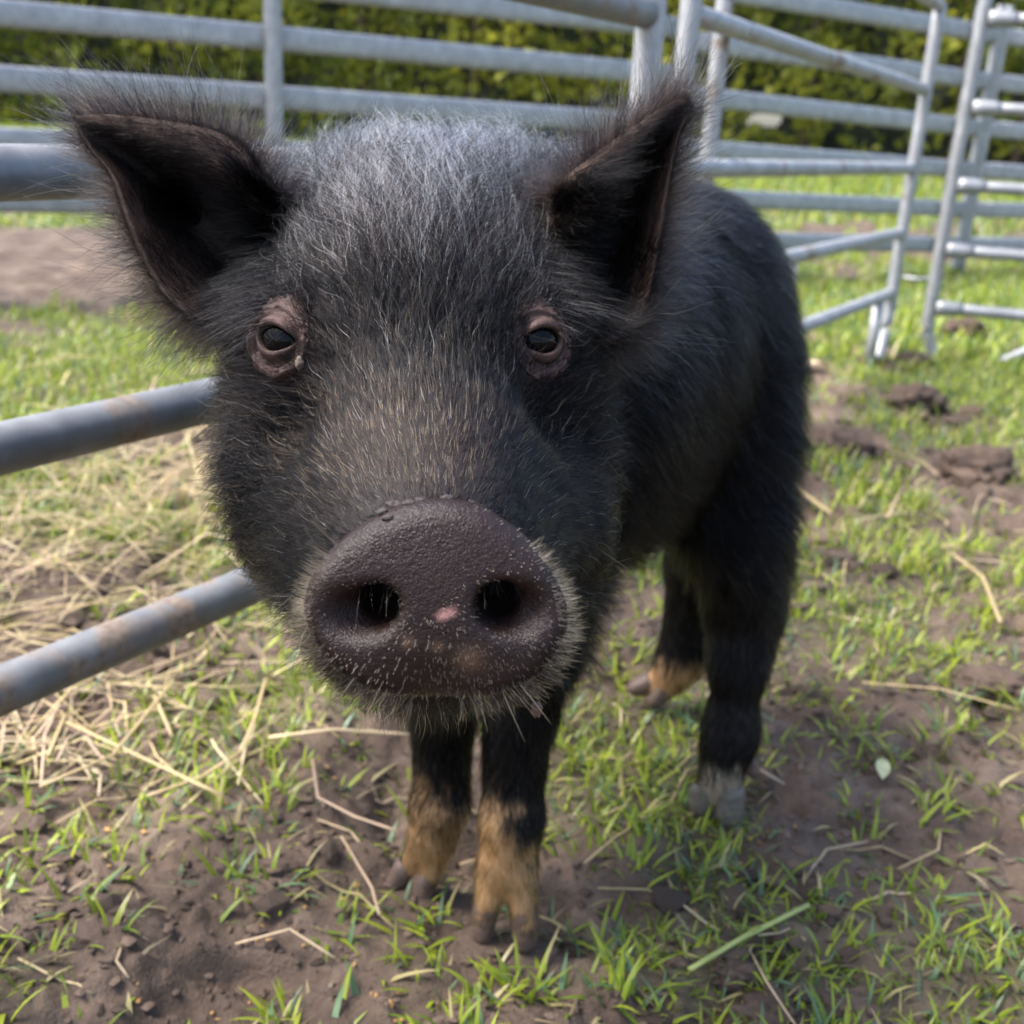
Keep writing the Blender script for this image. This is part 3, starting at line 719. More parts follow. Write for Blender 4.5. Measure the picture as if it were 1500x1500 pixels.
EARR = ear([(800, 300, .515), (838, 262, .497), (870, 236, .495), (912, 203, .497), (952, 174, .500), (986, 151, .504), (1004, 147, .506)],
           [(805, 490, .508), (868, 496, .496), (918, 488, .497), (948, 440, .502), (964, 352, .506), (976, 280, .508), (990, 210, .508), (1010, 165, .507)],
           FWD * .9 + np.array([-.25, 0, 0]), .042, None)

# eyelids: wrinkled rings laid over the socket
def lid(E):
    h, n_, sgn, dep = E; e1 = norm(np.cross((0, 0, 1.), n_)); e2 = np.cross(n_, e1)
    if e1 @ RGT < 0: e1 = -e1
    c = h - n_ * .0005; R_ = .0104
    nth, nr = 64, 26; th = np.linspace(0, 2 * np.pi, nth, endpoint=False)
    V = []; zz_s = np.arange(.022, -.034, -.0005)
    def skin(ax, ay):
        b_ = c + np.outer(ax, e1) + np.outer(ay, e2); pts = b_[:, None] + n_[None, None] * zz_s[None, :, None]
        ii = [np.clip(np.searchsorted(a, pts[..., k]), 0, len(a) - 1) for k, a in enumerate((GXs, GYs, GZs))]
        return zz_s[np.argmax(FIELD[ii[0], ii[1], ii[2]] < 0, 1)]
    for r in range(nr):
        t = r / (nr - 1)
        ow = .0081 * (1 - t) + .0165 * t; ohu = .0053 * (1 - t) + .0215 * t; ohl = .0056 * (1 - t) + .0185 * t
        cx = np.cos(th); sx = np.sin(th)
        ax = ow * cx; ay = np.where(sx > 0, ohu * np.abs(sx) ** (1.15 - .15 * t), -ohl * np.abs(sx) ** (1.15 - .15 * t))
        ax = ax - sgn * .0015 * (1 - t) * (cx * -sgn > 0) * np.abs(cx) ** 3
        rad = np.hypot(ax, ay)
        lift = np.sqrt(np.maximum(R_ ** 2 - np.minimum(rad, R_ * .98) ** 2, 0))
        bulge = .0009 + .0018 * math.sin(math.pi * min(t * 1.35, 1)) ** .7 * (1 + .9 * np.maximum(sx, 0))
        wr = (.00030 * np.sin(t * 30 + 1.6 * np.sin(th * 2 + .5) + .8 * np.sin(th * 5) + sgn) + .0006 * np.sin(t * 13 + 1.1 * np.sin(th + 1)) * (sx > 0)) * math.sin(math.pi * t)
        zz = (lift + bulge) * (1 - sstep(.34, .66, t)) + (skin(ax, ay) + .0010) * sstep(.34, .66, t) + wr - .0035 * sstep(.80, 1, t)
        V.append(c + np.outer(ax, e1) + np.outer(ay, e2) + np.outer(np.broadcast_to(zz, ax.shape), n_))
    # inner edge folded in
    V.insert(0, V[0] - n_ * .004 + (c - V[0]) * .06)
    V = np.vstack(V); nr += 1
    i, j = np.meshgrid(np.arange(nr - 1), np.arange(nth), indexing='ij'); jn = (j + 1) % nth
    Q = np.stack([i * nth + j, i * nth + jn, (i + 1) * nth + jn, (i + 1) * nth + j], -1).reshape(-1, 4)
    if np.sum(np.cross(V[Q[nth, 1]] - V[Q[nth, 0]], V[Q[nth, 3]] - V[Q[nth, 0]]) * n_) < 0: Q = Q[:, ::-1]
    return V, Q
LIDS = [lid(E) for E in EYES]

# ---- skin colours
def skin_col(V):
    X_, Y_, D_ = project(V); n1 = fbm(V * 60, 3, 3)[:, None]; n2 = fbm(V * 300, 2, 5)[:, None]
    c = np.array([.012, .010, .010]) * (.6 + .8 * n1)
    dq = V - SN; du_, dv_, dn = dq @ sn_x, dq @ sn_y, dq @ sn_n
    bare = ((np.hypot(du_, dv_) < disc_r(np.arctan2(dv_, du_)) + .002) & (dn > -.016))[:, None]
    dc = np.array([.0135, .0064, .0052]) * (.6 + .8 * n1); dc = dc * (1 + .25 * (n2 - .5))
    c = np.where(bare, dc, c)
    pt = on_disc(655, 893); m = np.exp(-(((du_ - pt[0]) + .6 * (dv_ - pt[1])) / .0032) ** 4 - (((dv_ - pt[1]) - .45 * (du_ - pt[0])) / .0017) ** 4)[:, None] * bare
    c = c * (1 - m) + np.array([.30, .15, .13]) * m
    for (a, b, r) in ((600, 935, .002), (642, 942, .0018), (688, 960, .004)):
        pt = on_disc(a, b); m = .5 * np.exp(-((du_ - pt[0]) ** 2 + (dv_ - pt[1]) ** 2) / r ** 2)[:, None] * bare; c = c * (1 - m) + np.array([.16, .09, .05]) * m
    # bridge: dusted with dried mud
    m = (np.exp(-((X_ - 610) / 150) ** 2 - ((Y_ - 650) / 100) ** 2) * (D_ < .5) * .8)[:, None] * (.4 + .8 * n1) * ~bare
    c = c * (1 - m) + np.array([.017, .0105, .008]) * m
    for (ex, ey) in ((425, 500), (785, 500)):
        m = (np.exp(-((X_ - ex) / 50) ** 4 - ((Y_ - ey - 18) / 84) ** 4) * (D_ < .56))[:, None] * .9; c = c * (1 - m) + np.array([.052, .031, .026]) * (.6 + .8 * n2) * m
    # feet
    low = V[:, 2] < .16
    jt = 110 * (fbm(V * 60, 3, 12) - .5) + 60 * (fbm(V * np.array([260, 260, 60]), 2, 14) - .5)
    f1 = sstep(-26, 26, Y_ - (1212 - np.clip(760 - X_, -40, 60) * .85) + jt) * (X_ > 690) * (X_ < 835); f2 = sstep(-26, 26, Y_ - 1186 - .4 * (X_ - 645) + jt) * (X_ <= 690)
    f3 = sstep(-14, 14, Y_ - 972 + jt * .4) * (D_ > .95) * (X_ > 880); f4 = sstep(-12, 12, Y_ - 1132 + jt * .35) * (D_ < .95) * (X_ > 990)
    f = np.clip(f1 + f2 + f3, 0, 1)[:, None] * low[:, None]; c = c * (1 - f) + np.array([.28, .17, .09]) * (.4 + 1.1 * n1) * f
    f = f4[:, None] * low[:, None]; c = c * (1 - f) + np.array([.27, .22, .165]) * (.5 + .9 * n1) * f
    return np.column_stack([c, np.where(bare[:, 0], 1.0, .45)])
def ear_col(V, nu, nv):
    n1 = fbm(V * 80, 3, 8)[:, None]; c = np.array([.010, .007, .0065]) * (.5 + 1.0 * n1); g = nu * nv; vv = (np.arange(g) % nv) / (nv - 1.); uu = (np.arange(g) // nv) / (nu - 1.)
    m = np.maximum(sstep(.26, .10, vv), .6 * sstep(.80, .96, vv) )[:, None]; c[:g] = c[:g] * (1 - m) + np.array([.046, .029, .022]) * (.4 + 1.2 * n1[:g]) * m
    X_, Y_, _ = project(V[:g]); c[:g] *= 1 - .85 * sstep(48, 38, np.hypot(X_ - 256, Y_ - 300))[:, None]; c[g:] = np.array([.040, .026, .020]) * (.4 + 1.2 * n1[g:]); return c  # ear edges browner than the bowl, pit of the left ear darker
AV = [BV]; AQ = [BQ]; AC = [skin_col(BV)]; o = len(BV)
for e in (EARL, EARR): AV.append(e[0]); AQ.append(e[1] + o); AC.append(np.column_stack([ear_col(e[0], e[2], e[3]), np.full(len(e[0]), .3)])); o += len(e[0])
for v, q in LIDS:
    n2 = fbm(v * 260, 3, 6)[:, None]; AV.append(v); AQ.append(q + o); AC.append(np.array([.062, .037, .031]) * (.45 + 1.1 * n2)); AC[-1] = np.column_stack([AC[-1], np.full(len(v), .55)]); o += len(v)
def mat_skin():
    m, nt, b = new_mat('pig_skin'); at = N(nt, 'ShaderNodeAttribute', attribute_name='col'); nt.links.new(at.outputs[0], b.inputs['Base Color'])
    b.inputs['Roughness'].default_value = .38
    sp = N(nt, 'ShaderNodeMath', operation='MULTIPLY'); sp.inputs[1].default_value = .24; nt.links.new(at.outputs['Alpha'], sp.inputs[0]); nt.links.new(sp.outputs[0], b.inputs['Specular IOR Level'])
    n = noise_node(nt, 420, 3, .6); n2 = noise_node(nt, 1500, 2)
    ad = N(nt, 'ShaderNodeMath', operation='ADD'); nt.links.new(n.outputs[0], ad.inputs[0]); nt.links.new(n2.outputs[0], ad.inputs[1])
    bump(nt, ad.outputs[0], b, .55, .0010)
    return m
ORG = np.array([.06, .72, 0.])
pig = put('pig', mesh_from('pig', np.vstack(AV) - ORG, np.vstack(AQ), cols=np.vstack(AC)), mat_skin(), loc=ORG)
tag(pig, 'young black hairy pig standing with its snout up to the lens and tan feet', 'pig')

# eyes
M_EYE = mat_plain('eyeball', (.003, .0025, .0025), .02, .11, 0, 0)
def uvs(r, n=28, m=20):
    th = np.linspace(0, np.pi, m + 1); ph = np.linspace(0, 2 * np.pi, n, endpoint=False)
    V = np.stack([np.outer(np.sin(th), np.cos(ph)), np.outer(np.sin(th), np.sin(ph)), np.outer(np.cos(th), np.ones(n))], -1).reshape(-1, 3) * r
    i, j = np.meshgrid(np.arange(m), np.arange(n), indexing='ij'); jn = (j + 1) % n
    return V, np.stack([i * n + j, (i + 1) * n + j, (i + 1) * n + jn, i * n + jn], -1).reshape(-1, 4)
EV, EQ = uvs(1)
for h, n_, sgn, dep in EYES:
    put('eye', mesh_from('eye', EV * .0098 + (h - n_ * .0012) - ORG, EQ), M_EYE, pig)
# hooves
M_HOOF = mat_plain('hoof_horn', (.085, .055, .042), .55, .4); M_HOOFG = mat_plain('grey_hoof_horn', (.090, .076, .062), .5, .4)
def hoof(base, tip, r, mat, name='hoof'):
    a, b = P(*base), P(*tip); d = norm(b - a); s = norm(np.cross(d, (0, 0, 1.))); u = np.cross(s, d)
    n, m_ = 20, 16; t = np.linspace(0, 1, m_)[:, None]; th = np.linspace(0, 2 * np.pi, n, endpoint=False)[None]
    prof = np.where(t < .12, .80 + 1.7 * t, 1.0 - .16 * t) * np.sqrt(np.clip(1 - ((t - .55) / .46).clip(0) ** 2.6, 0.02, 1))      # coronet, wall, blunt toe
    c_, s_ = np.cos(th), np.sin(th); sx_ = np.sign(c_) * np.abs(c_) ** .8; sy_ = np.sign(s_) * np.abs(s_) ** .8
    w = r * prof * (1 + .04 * np.sin(t * 34))
    V = a + t[..., None] * (b - a) + s * (sx_ * w)[..., None] + u * (sy_ * w * (1.05 - .25 * t))[..., None]
    V = V.reshape(-1, 3); V[:, 2] = np.maximum(V[:, 2], -.004)
    i, j = np.meshgrid(np.arange(m_ - 1), np.arange(n), indexing='ij'); jn = (j + 1) % n
    Qh = np.stack([i * n + j, i * n + jn, (i + 1) * n + jn, (i + 1) * n + j], -1).reshape(-1, 4); k = np.arange(n); V = np.vstack([V, V[-n:].mean(0)])
    put(name, mesh_from(name, V - ORG, Qh, np.stack([np.full(n, len(V) - 1), (m_ - 1) * n + k, (m_ - 1) * n + (k + 1) % n], -1)), mat, pig)
hoof((715, 1318, .715), (703, 1384, .721), .0082, M_HOOF); hoof((766, 1326, .712), (771, 1398, .717), .0090, M_HOOF)
hoof((598, 1264, .765), (566, 1312, .773), .0080, M_HOOF); hoof((626, 1276, .760), (610, 1334, .763), .0086, M_HOOF)
hoof((1034, 1150, .855), (1022, 1194, .858), .0098, M_HOOFG); hoof((1068, 1150, .850), (1066, 1214, .852), .0122, M_HOOFG)
hoof((955, 998, 1.010), (920, 1012, 1.014), .0100, M_HOOF); hoof((972, 1008, 1.006), (950, 1034, 1.008), .0105, M_HOOF)
hoof((1092, 1112, .866), (1110, 1138, .872), .0070, M_HOOF, 'dewclaw')

# ------------------------------------------------------------------ coat of hair (strands with real thickness)
HP, HR, HC = [], [], []
def strands(p, n_, d, L, lift, col, r0=.00008, r1=.00002, bend=None, wig=.0, K=6, sink=.0006, clump=0, cell=.005):
    """p roots, n_ normals, d tangents; each strand leaves at `lift` and curves over by `bend`"""
    m = len(p); t = np.linspace(0, 1, K)[None, :, None]
    L = np.broadcast_to(L, (m,))[:, None, None]; lf = np.broadcast_to(lift, (m,))[:, None, None]
    d0 = norm(d + RNG.normal(0, .10, (m, 3)))[:, None]; n1 = n_[:, None]
    dir0 = norm(d0 * (1 - lf) + n1 * lf)
    bend = np.broadcast_to(np.zeros(3) if bend is None else bend, (m, 3))
    pts = p[:, None] - n1 * sink + L * (dir0 * t + bend[:, None] * t ** 2)
    if np.ndim(wig) or wig:
        a = norm(np.cross(d0[:, 0], n_)); ph = RNG.random((m, 1, 1)) * 6.28; fr = 3 + 5 * RNG.random((m, 1, 1))
        w = np.broadcast_to(wig, (m,))[:, None, None]
        pts = pts + a[:, None] * (np.sin(fr * t + ph) - np.sin(ph)) * L * w + n1 * (np.cos(fr * .8 * t + ph * 1.7) - np.cos(ph * 1.7)) * L * w * .6
    if clump:                                       # neighbouring hairs draw together into locks
        key = np.floor(p / cell + 1.2 * (swirl(p, .35 / cell, 1, 500))).astype(np.int64); key = key[:, 0] * 73856093 ^ key[:, 1] * 19349663 ^ key[:, 2] * 83492791
        _, inv, cnt = np.unique(key, return_inverse=True, return_counts=True); inv = inv.ravel()
        rel = pts - p[:, None]; mr = np.zeros((len(cnt), K, 3)); np.add.at(mr, inv, rel); mr /= cnt[:, None, None]
        mp = np.zeros((len(cnt), 3)); np.add.at(mp, inv, p); mp /= cnt[:, None]
        tgt = mp[inv][:, None] + mr[inv] * (L / np.maximum(np.linalg.norm(mr[inv][:, -1:], axis=2, keepdims=True), 1e-6)) * .97
        pts = pts + (tgt - pts) * (clump * (.55 + .45 * RNG.random((m, 1, 1)))) * t ** 1.3
    HP.append(pts.reshape(-1, 3).astype(np.float32)); rad = np.broadcast_to(r0, (m,))[:, None] * (1 - t[0, :, 0][None] ** 1.5) + r1
    HR.append(rad.astype(np.float32).ravel()); HC.append(np.broadcast_to(col, (m, 3)).astype(np.float32))
def sample(V, Q, w, n):
    A = np.linalg.norm(np.cross(V[Q[:, 2]] - V[Q[:, 0]], V[Q[:, 3]] - V[Q[:, 1]]), axis=1) * .5 * w[Q].mean(1)
    c = np.cumsum(A); k = np.searchsorted(c, RNG.random(n) * c[-1]); k = np.minimum(k, len(Q) - 1)
    a, b = RNG.random((2, n, 1)); q = Q[k]
    f = lambda X_: (X_[q[:, 0]] * (1 - a) + X_[q[:, 1]] * a) * (1 - b) + (X_[q[:, 3]] * (1 - a) + X_[q[:, 2]] * a) * b
    return f(V), f
def tang(d, n_): return norm(d - n_ * np.sum(d * n_, -1, keepdims=True))
def swirl(p, scale, amp, seed):
    return np.stack([fbm(p * scale + 7 * k, 2, seed + k) - .5 for k in range(3)], -1) * 2 * amp
def pick(m, *opts):
    """opts: (probability array, colour, spread)"""
    c = np.tile(np.array([.0022, .0021, .0026]), (m, 1)) * (.5 + 1.0 * RNG.random((m, 1))); u = RNG.random(m)
    for pr_, col, sp in opts:
        h = u < pr_; c[h] = np.array(col) * (1 - sp + 2 * sp * RNG.random((h.sum(), 1))); u = np.where(h, 9, u - pr_)
    return c
BN = vnormals(BV, BQ)
bx, by, bd = project(BV)
dq = BV - SN; du_, dv_, dn_ = dq @ sn_x, dq @ sn_y, dq @ sn_n
edge_ = np.hypot(du_, dv_) / disc_r(np.arctan2(dv_, du_))
bare = (edge_ < 1.03) & (dn_ > -.0105)
eye_m = np.ones(len(BV))
for (ex, ey) in ((420, 505), (786, 505)): eye_m *= 1 - .97 * np.exp(-(((bx - ex) / 44) ** 2 + ((by - ey) / 66) ** 2) ** 2) * (bd < .56)
facing = np.sum(BN * norm(EYE - BV), 1); fw = np.where(facing > -.25, 1.0, .22)
is_leg = BV[:, 2] < .20
headness = sstep(.575, .53, bd) * ~is_leg
# --- face
w = headness * ~bare * eye_m * fw * (1 + 1.3 * sstep(.11, .04, np.linalg.norm(dq, axis=1)))
p, f = sample(BV, BQ, w, 74000); n_ = norm(f(BN)); X_, Y_, D_ = project(p); s = np.linalg.norm(p - SN, axis=1)
L = np.interp(s, [.03, .05, .075, .10, .13, .17, .22], [.0052, .0064, .0082, .0120, .0215, .032, .037])
ck = np.maximum(sstep(440, 340, X_), sstep(800, 880, X_)) * sstep(420, 560, Y_); L = np.maximum(L, .012 * ck); L = L * (1 - .6 * sstep(890, 960, Y_))
L = L * (.65 + .6 * RNG.random(len(p)))
d = p - (SN - sn_n * .01); up = np.zeros_like(d); up[:, 2] = 1
out = np.sign(X_ - 612)[:, None] * RGT
d = norm(d) + .25 * up * sstep(700, 450, Y_)[:, None] - 1.0 * up * (ck * sstep(520, 640, Y_))[:, None] + .5 * np.array([0, 1., 0]) * ck[:, None] + .30 * out * sstep(60, 200, np.abs(X_ - 612))[:, None]
d = tang(d, n_) + swirl(p, 55, .55, 300) * sstep(.08, .15, s)[:, None] + swirl(p, 160, .30, 310)
d = tang(d, n_)
lift = (.13 + .14 * sstep(.07, .15, s) + .08 * RNG.random(len(p))) * (1 - .6 * ck)
near_eye = sum(np.exp(-((X_ - a) / 85) ** 2 - ((Y_ - b) / 115) ** 2) for a, b in ((420, 505), (786, 505))); L = L * (1 - .65 * np.minimum(near_eye, 1))
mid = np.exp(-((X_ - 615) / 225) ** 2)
white_sheen = np.clip((470 - Y_) / 330, 0, .42) * mid * 1.2 + .022  # silver hairs, plus extra cool ones that paint in the forehead's sky sheen
tan_ = .21 * np.exp(-((X_ - 612) / 150) ** 2 - ((Y_ - 655) / 80) ** 2) * (s < .17) + .05 * np.exp(-((X_ - 520) / 110) ** 2 - ((Y_ - 720) / 90) ** 2)
tan_ = tan_ * (.3 + 1.4 * fbm(p * 90, 2, 77))
col = pick(len(p), (white_sheen * 1.0, (.50, .52, .60), .6), (tan_, (.36, .23, .11), .5), (np.clip(.12 + 1.8 * tan_, 0, .5), (.036, .022, .016), .5))
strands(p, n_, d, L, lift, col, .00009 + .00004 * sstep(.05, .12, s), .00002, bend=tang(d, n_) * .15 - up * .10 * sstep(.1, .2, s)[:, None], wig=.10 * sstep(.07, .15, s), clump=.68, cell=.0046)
# --- long pale crest and forehead hairs standing up
w = sstep(420, 300, by) * (bd < .72) * (bx > 400) * (bx < 880) * fw * ~is_leg
p, f = sample(BV, BQ, w, 13000); n_ = norm(f(BN)); X_, Y_, D_ = project(p)
d = tang(np.array([0, .35, .9]) + .5 * np.sign(X_ - 640)[:, None] * RGT * sstep(100, 230, np.abs(X_ - 640))[:, None] + swirl(p, 60, .9, 320), n_)
wp = np.clip(.25 + (330 - Y_) / 200, .1, .85)
col = pick(len(p), (wp * .8, (.60, .62, .70), .45), (np.full(len(p), .1), (.12, .08, .06), .4))
strands(p, n_, d, RNG.uniform(.014, .040, len(p)), .38 + .2 * RNG.random(len(p)), col, .00010, .00002, bend=np.array([0, .1, -.35]) + RNG.normal(0, .15, (len(p), 3)), wig=.16, clump=.65, cell=.007)
# --- hair that sweeps from the temples out over the ear roots
for (cx, cy, sg) in ((388, 335, -1), (830, 325, 1)):
    w = np.exp(-((bx - cx) / 44) ** 2 - ((by - cy) / 78) ** 2) * (bd < .56) * (facing > -.1); p, f = sample(BV, BQ, w, 3300); n_ = norm(f(BN)); X_, Y_, D_ = project(p)
    d = sg * RGT * .95 - FWD * .12 + UPV * (.30 * (cy - Y_) / 100)[:, None] + swirl(p, 60, .35, 420)
    strands(p, n_, d, RNG.uniform(.014, .036, len(p)), .14, pick(len(p), (np.full(len(p), .16), (.34, .34, .37), .5), (np.full(len(p), .1), (.08, .055, .042), .5)), .00010, .00002, bend=-BZ * .12 + RNG.normal(0, .08, (len(p), 3)), wig=.06, clump=.6, cell=.006)
# --- trunk
w = (1 - headness) * ~is_leg * fw * np.where(bd < .66, 1.2, 1.0)
p, f = sample(BV, BQ, w, 95000); n_ = norm(f(BN)); X_, Y_, D_ = project(p)
d = BA * .9 - BZ * (.35 + .5 * (1 - np.abs(n_[:, 2:3]))) + swirl(p, 28, .85, 330) + swirl(p, 90, .35, 340)
d = tang(d, n_); L = RNG.uniform(.014, .034, len(p)) * (1 + .5 * sstep(-.2, -.8, n_[:, 2]))
gr = .35 * sstep(300, 190, Y_) * (X_ < 900) + .035 + .26 * np.exp(-((X_ - 960) / 45) ** 2 - ((Y_ - 460) / 110) ** 2)
br = .10 + .45 * np.exp(-((X_ - 1010) / 60) ** 2 - ((Y_ - 270) / 60) ** 2) + .25 * np.exp(-((X_ - 1090) / 60) ** 2 - ((Y_ - 880) / 60) ** 2)
col = pick(len(p), (gr, (.22, .22, .24), .5), (br, (.045, .028, .022), .5))
strands(p, n_, d, L, .20 + .16 * RNG.random(len(p)), col, .00012, .00002, bend=tang(d, n_) * .2 - BZ * .18, wig=.06, clump=.7, cell=.011)
# --- legs and feet
def tan_zone(X_, Y_, z, D_, jit):
    t1 = (X_ > 690) & (X_ < 835) & (Y_ > 1215 - np.clip(760 - X_, -40, 60) * .95 + jit)
    t2 = (X_ < 695) & (Y_ > 1188 + .45 * (X_ - 645) + jit); t3 = (D_ > .95) & (X_ > 880) & (Y_ > 974 + jit * .5); t4 = (D_ < .95) & (X_ > 990) & (Y_ > 1130 + jit * .3)
    return (z < .17) & (t1 | t2 | t3 | t4), t4
w = is_leg * np.where(facing > -.3, 1, .3)
p, f = sample(BV, BQ, w, 52000); n_ = norm(f(BN)); X_, Y_, D_ = project(p)
d = tang(-BZ + np.array([0, .25, 0]) * (n_[:, 1:2] > 0) + swirl(p, 60, .3, 350), n_); L = np.interp(p[:, 2], [0, .03, .10, .2], [.007, .010, .0090, .016]) * RNG.uniform(.6, 1.3, len(p))
tz, t4 = tan_zone(X_, Y_, p[:, 2], D_, RNG.normal(0, 30, len(p)) + 140 * (fbm(p * 55, 3, 12) - .5))
col = pick(len(p), (np.full(len(p), .08), (.12, .10, .09), .5), (.22 * np.exp(-((X_ - 1090) / 50) ** 2 - ((Y_ - 900) / 50) ** 2), (.09, .05, .04), .4))
tc = np.array([.56, .36, .17]) * (.5 + .75 * RNG.random((len(p), 1))); tc[t4] = np.array([.46, .39, .30]) * (.4 + .7 * RNG.random((t4.sum(), 1)))
lowz = sstep(.045, .012, p[:, 2])[:, None] * ~t4[:, None]; tc = tc * (1 - .6 * lowz) + np.array([.16, .10, .07]) * .6 * lowz
dk = tz & ((fbm(p * 120, 3, 13) > .56) | (RNG.random(len(p)) < .18)); tc[dk] *= .28
col = np.where(tz[:, None], tc, col)
strands(p, n_, d, L, .14 + .12 * RNG.random(len(p)), col, .00013, .00003, bend=-BZ * .1)
# --- chin and jaw bristles
w = (bd < .50) * (by > 850) * ~bare * ~is_leg * (edge_ > 1.0) * (facing > -.5)
p, f = sample(BV, BQ, w, 2600); n_ = norm(f(BN)); X_, Y_, D_ = project(p)
rad_ = norm((X_ - 638)[:, None] * RGT - (Y_ - 850)[:, None] * UPV)
d = tang(rad_ * 1.0 - BZ * .3 + swirl(p, 80, .5, 360), n_)
col = pick(len(p), (np.full(len(p), .08), (.30, .23, .15), .4))
strands(p, n_, d, RNG.uniform(.005, .017, len(p)), .5, col, .00011, .00002, bend=RNG.normal(0, .14, (len(p), 3)) + sn_n * .05, wig=.05)
# --- bristles round the snout rim
m = 2100; th = np.where(RNG.random(m) < .5, RAD(202), RAD(338)) + np.clip(RNG.normal(0, 1, m), -1.7, 2.0) * np.where(RNG.random(m) < .5, 1, -1) * RAD(27); m = len(th)
rr_ = disc_r((th + np.pi) % (2 * np.pi) - np.pi); rad_ = np.cos(th)[:, None] * sn_x + np.sin(th)[:, None] * sn_y
inn = RNG.random(m) ** 1.6; dep_ = .0005 - .0050 * RNG.random(m)
p = SN + rad_ * (rr_ * (1 - .10 * (inn > .75)))[:, None] + sn_n * np.where(inn > .75, .0005, dep_)[:, None]; n_ = norm(rad_ * .8 + sn_n * .6)
d = norm(rad_ + sn_n * .30 + swirl(p, 200, .5, 370) + .25 * np.cross(sn_n, rad_) * RNG.normal(0, 1, (m, 1)))
bot = sstep(.1, -.7, np.sin(th))
col = np.array([.52, .38, .24]) * RNG.uniform(.3, 1.1, (m, 1)); dk = RNG.random(m) < .12 + .70 * bot; col[dk] = (.010, .008, .008)
strands(p, n_, d, RNG.uniform(.0022, .0052, m) * (1 + .9 * bot), .40, col, .00010, .00003, bend=RNG.normal(0, .12, (m, 3)) + UPV * .18, K=6)
# stubs all over the disc, hairs in the nostrils, a few whiskers
w = bare * (dn_ > -.004) * 1.0
p, f = sample(BV, BQ, w, 1900); n_ = norm(f(BN)); q2 = p - SN; rad_ = norm((q2 @ sn_x)[:, None] * sn_x + (q2 @ sn_y)[:, None] * sn_y)
low = sstep(.012, -.02, q2 @ sn_y); keep = RNG.random(len(p)) < .72 + .28 * low; p, n_, rad_, low = p[keep], n_[keep], rad_[keep], low[keep]
strands(p, n_, rad_ - UPV * .5, (.0007 + .0009 * RNG.random(len(p)) ** 2) * (.9 + .4 * low), .42, np.array([.34, .25, .17]) * RNG.uniform(.4, 1.1, (len(p), 1)), .00005, .00013, K=4, sink=.0002)
for (a, b, c_, e) in ((520, 866, 585, 858), (700, 852, 770, 868)):
    m = 8; u_ = RNG.random(m); p = np.array([dpt(a + (c_ - a) * k, b + (e - b) * k - 6 + RNG.normal(0, 3), -.001) for k in u_])
    strands(p, np.tile(sn_n, (m, 1)), -UPV + .12 * RNG.normal(0, 1, (m, 3)), RNG.uniform(.004, .011, m), .45, np.array([.36, .29, .18]) * RNG.uniform(.4, 1.1, (m, 1)), .00008, .00002, bend=-UPV * .2 + RNG.normal(0, .3, (m, 3)))
for (a, b, ex, ey, cc) in ((880, 830, 945, 812, .4), (870, 800, 952, 845, .5), (868, 850, 915, 818, .4), (470, 950, 380, 985, .3), (430, 900, 330, 895, .5), (500, 800, 440, 760, .8), (820, 700, 848, 672, .5), (520, 990, 470, 1060, .1),
                           (760, 1000, 820, 1070, .6), (735, 1010, 770, 1085, .6), (700, 1012, 722, 1060, .2), (560, 1000, 530, 1075, .1), (480, 970, 420, 1040, .1), (455, 930, 390, 1000, .1), (860, 900, 900, 935, .3), (840, 940, 880, 985, .2), (475, 955, 411, 1001, .1), (495, 985, 468, 1028, .1), (450, 915, 405, 1006, .08), (745, 1005, 785, 1038, .3)):
    h, dep = hit(a, b); e = P(ex, ey, dep - .012); v = e - h
    strands(h[None], norm(v)[None], norm(v)[None], np.linalg.norm(v), .5, np.array([[.5, .42, .30]]) * cc, .00013, .00003, bend=RNG.normal(0, .12, (1, 3)), K=8)
# --- eyelashes
for (h, n__, sgn, dep) in EYES:
    m = 16; e1 = RGT; p = h + n__ * .0060 + np.outer(sgn * RNG.uniform(.004, .011, m), e1) + np.outer(RNG.uniform(.004, .0075, m), UPV)
    strands(p, np.tile(n__, (m, 1)), n__ + .8 * sgn * RGT - UPV * .6 + .2 * RNG.normal(0, 1, (m, 3)), RNG.uniform(.006, .012, m), .2, pick(m, (np.full(m, .2), (.25, .23, .22), .3)), .00007, .00002, bend=-UPV * .3 + np.zeros((m, 3)))
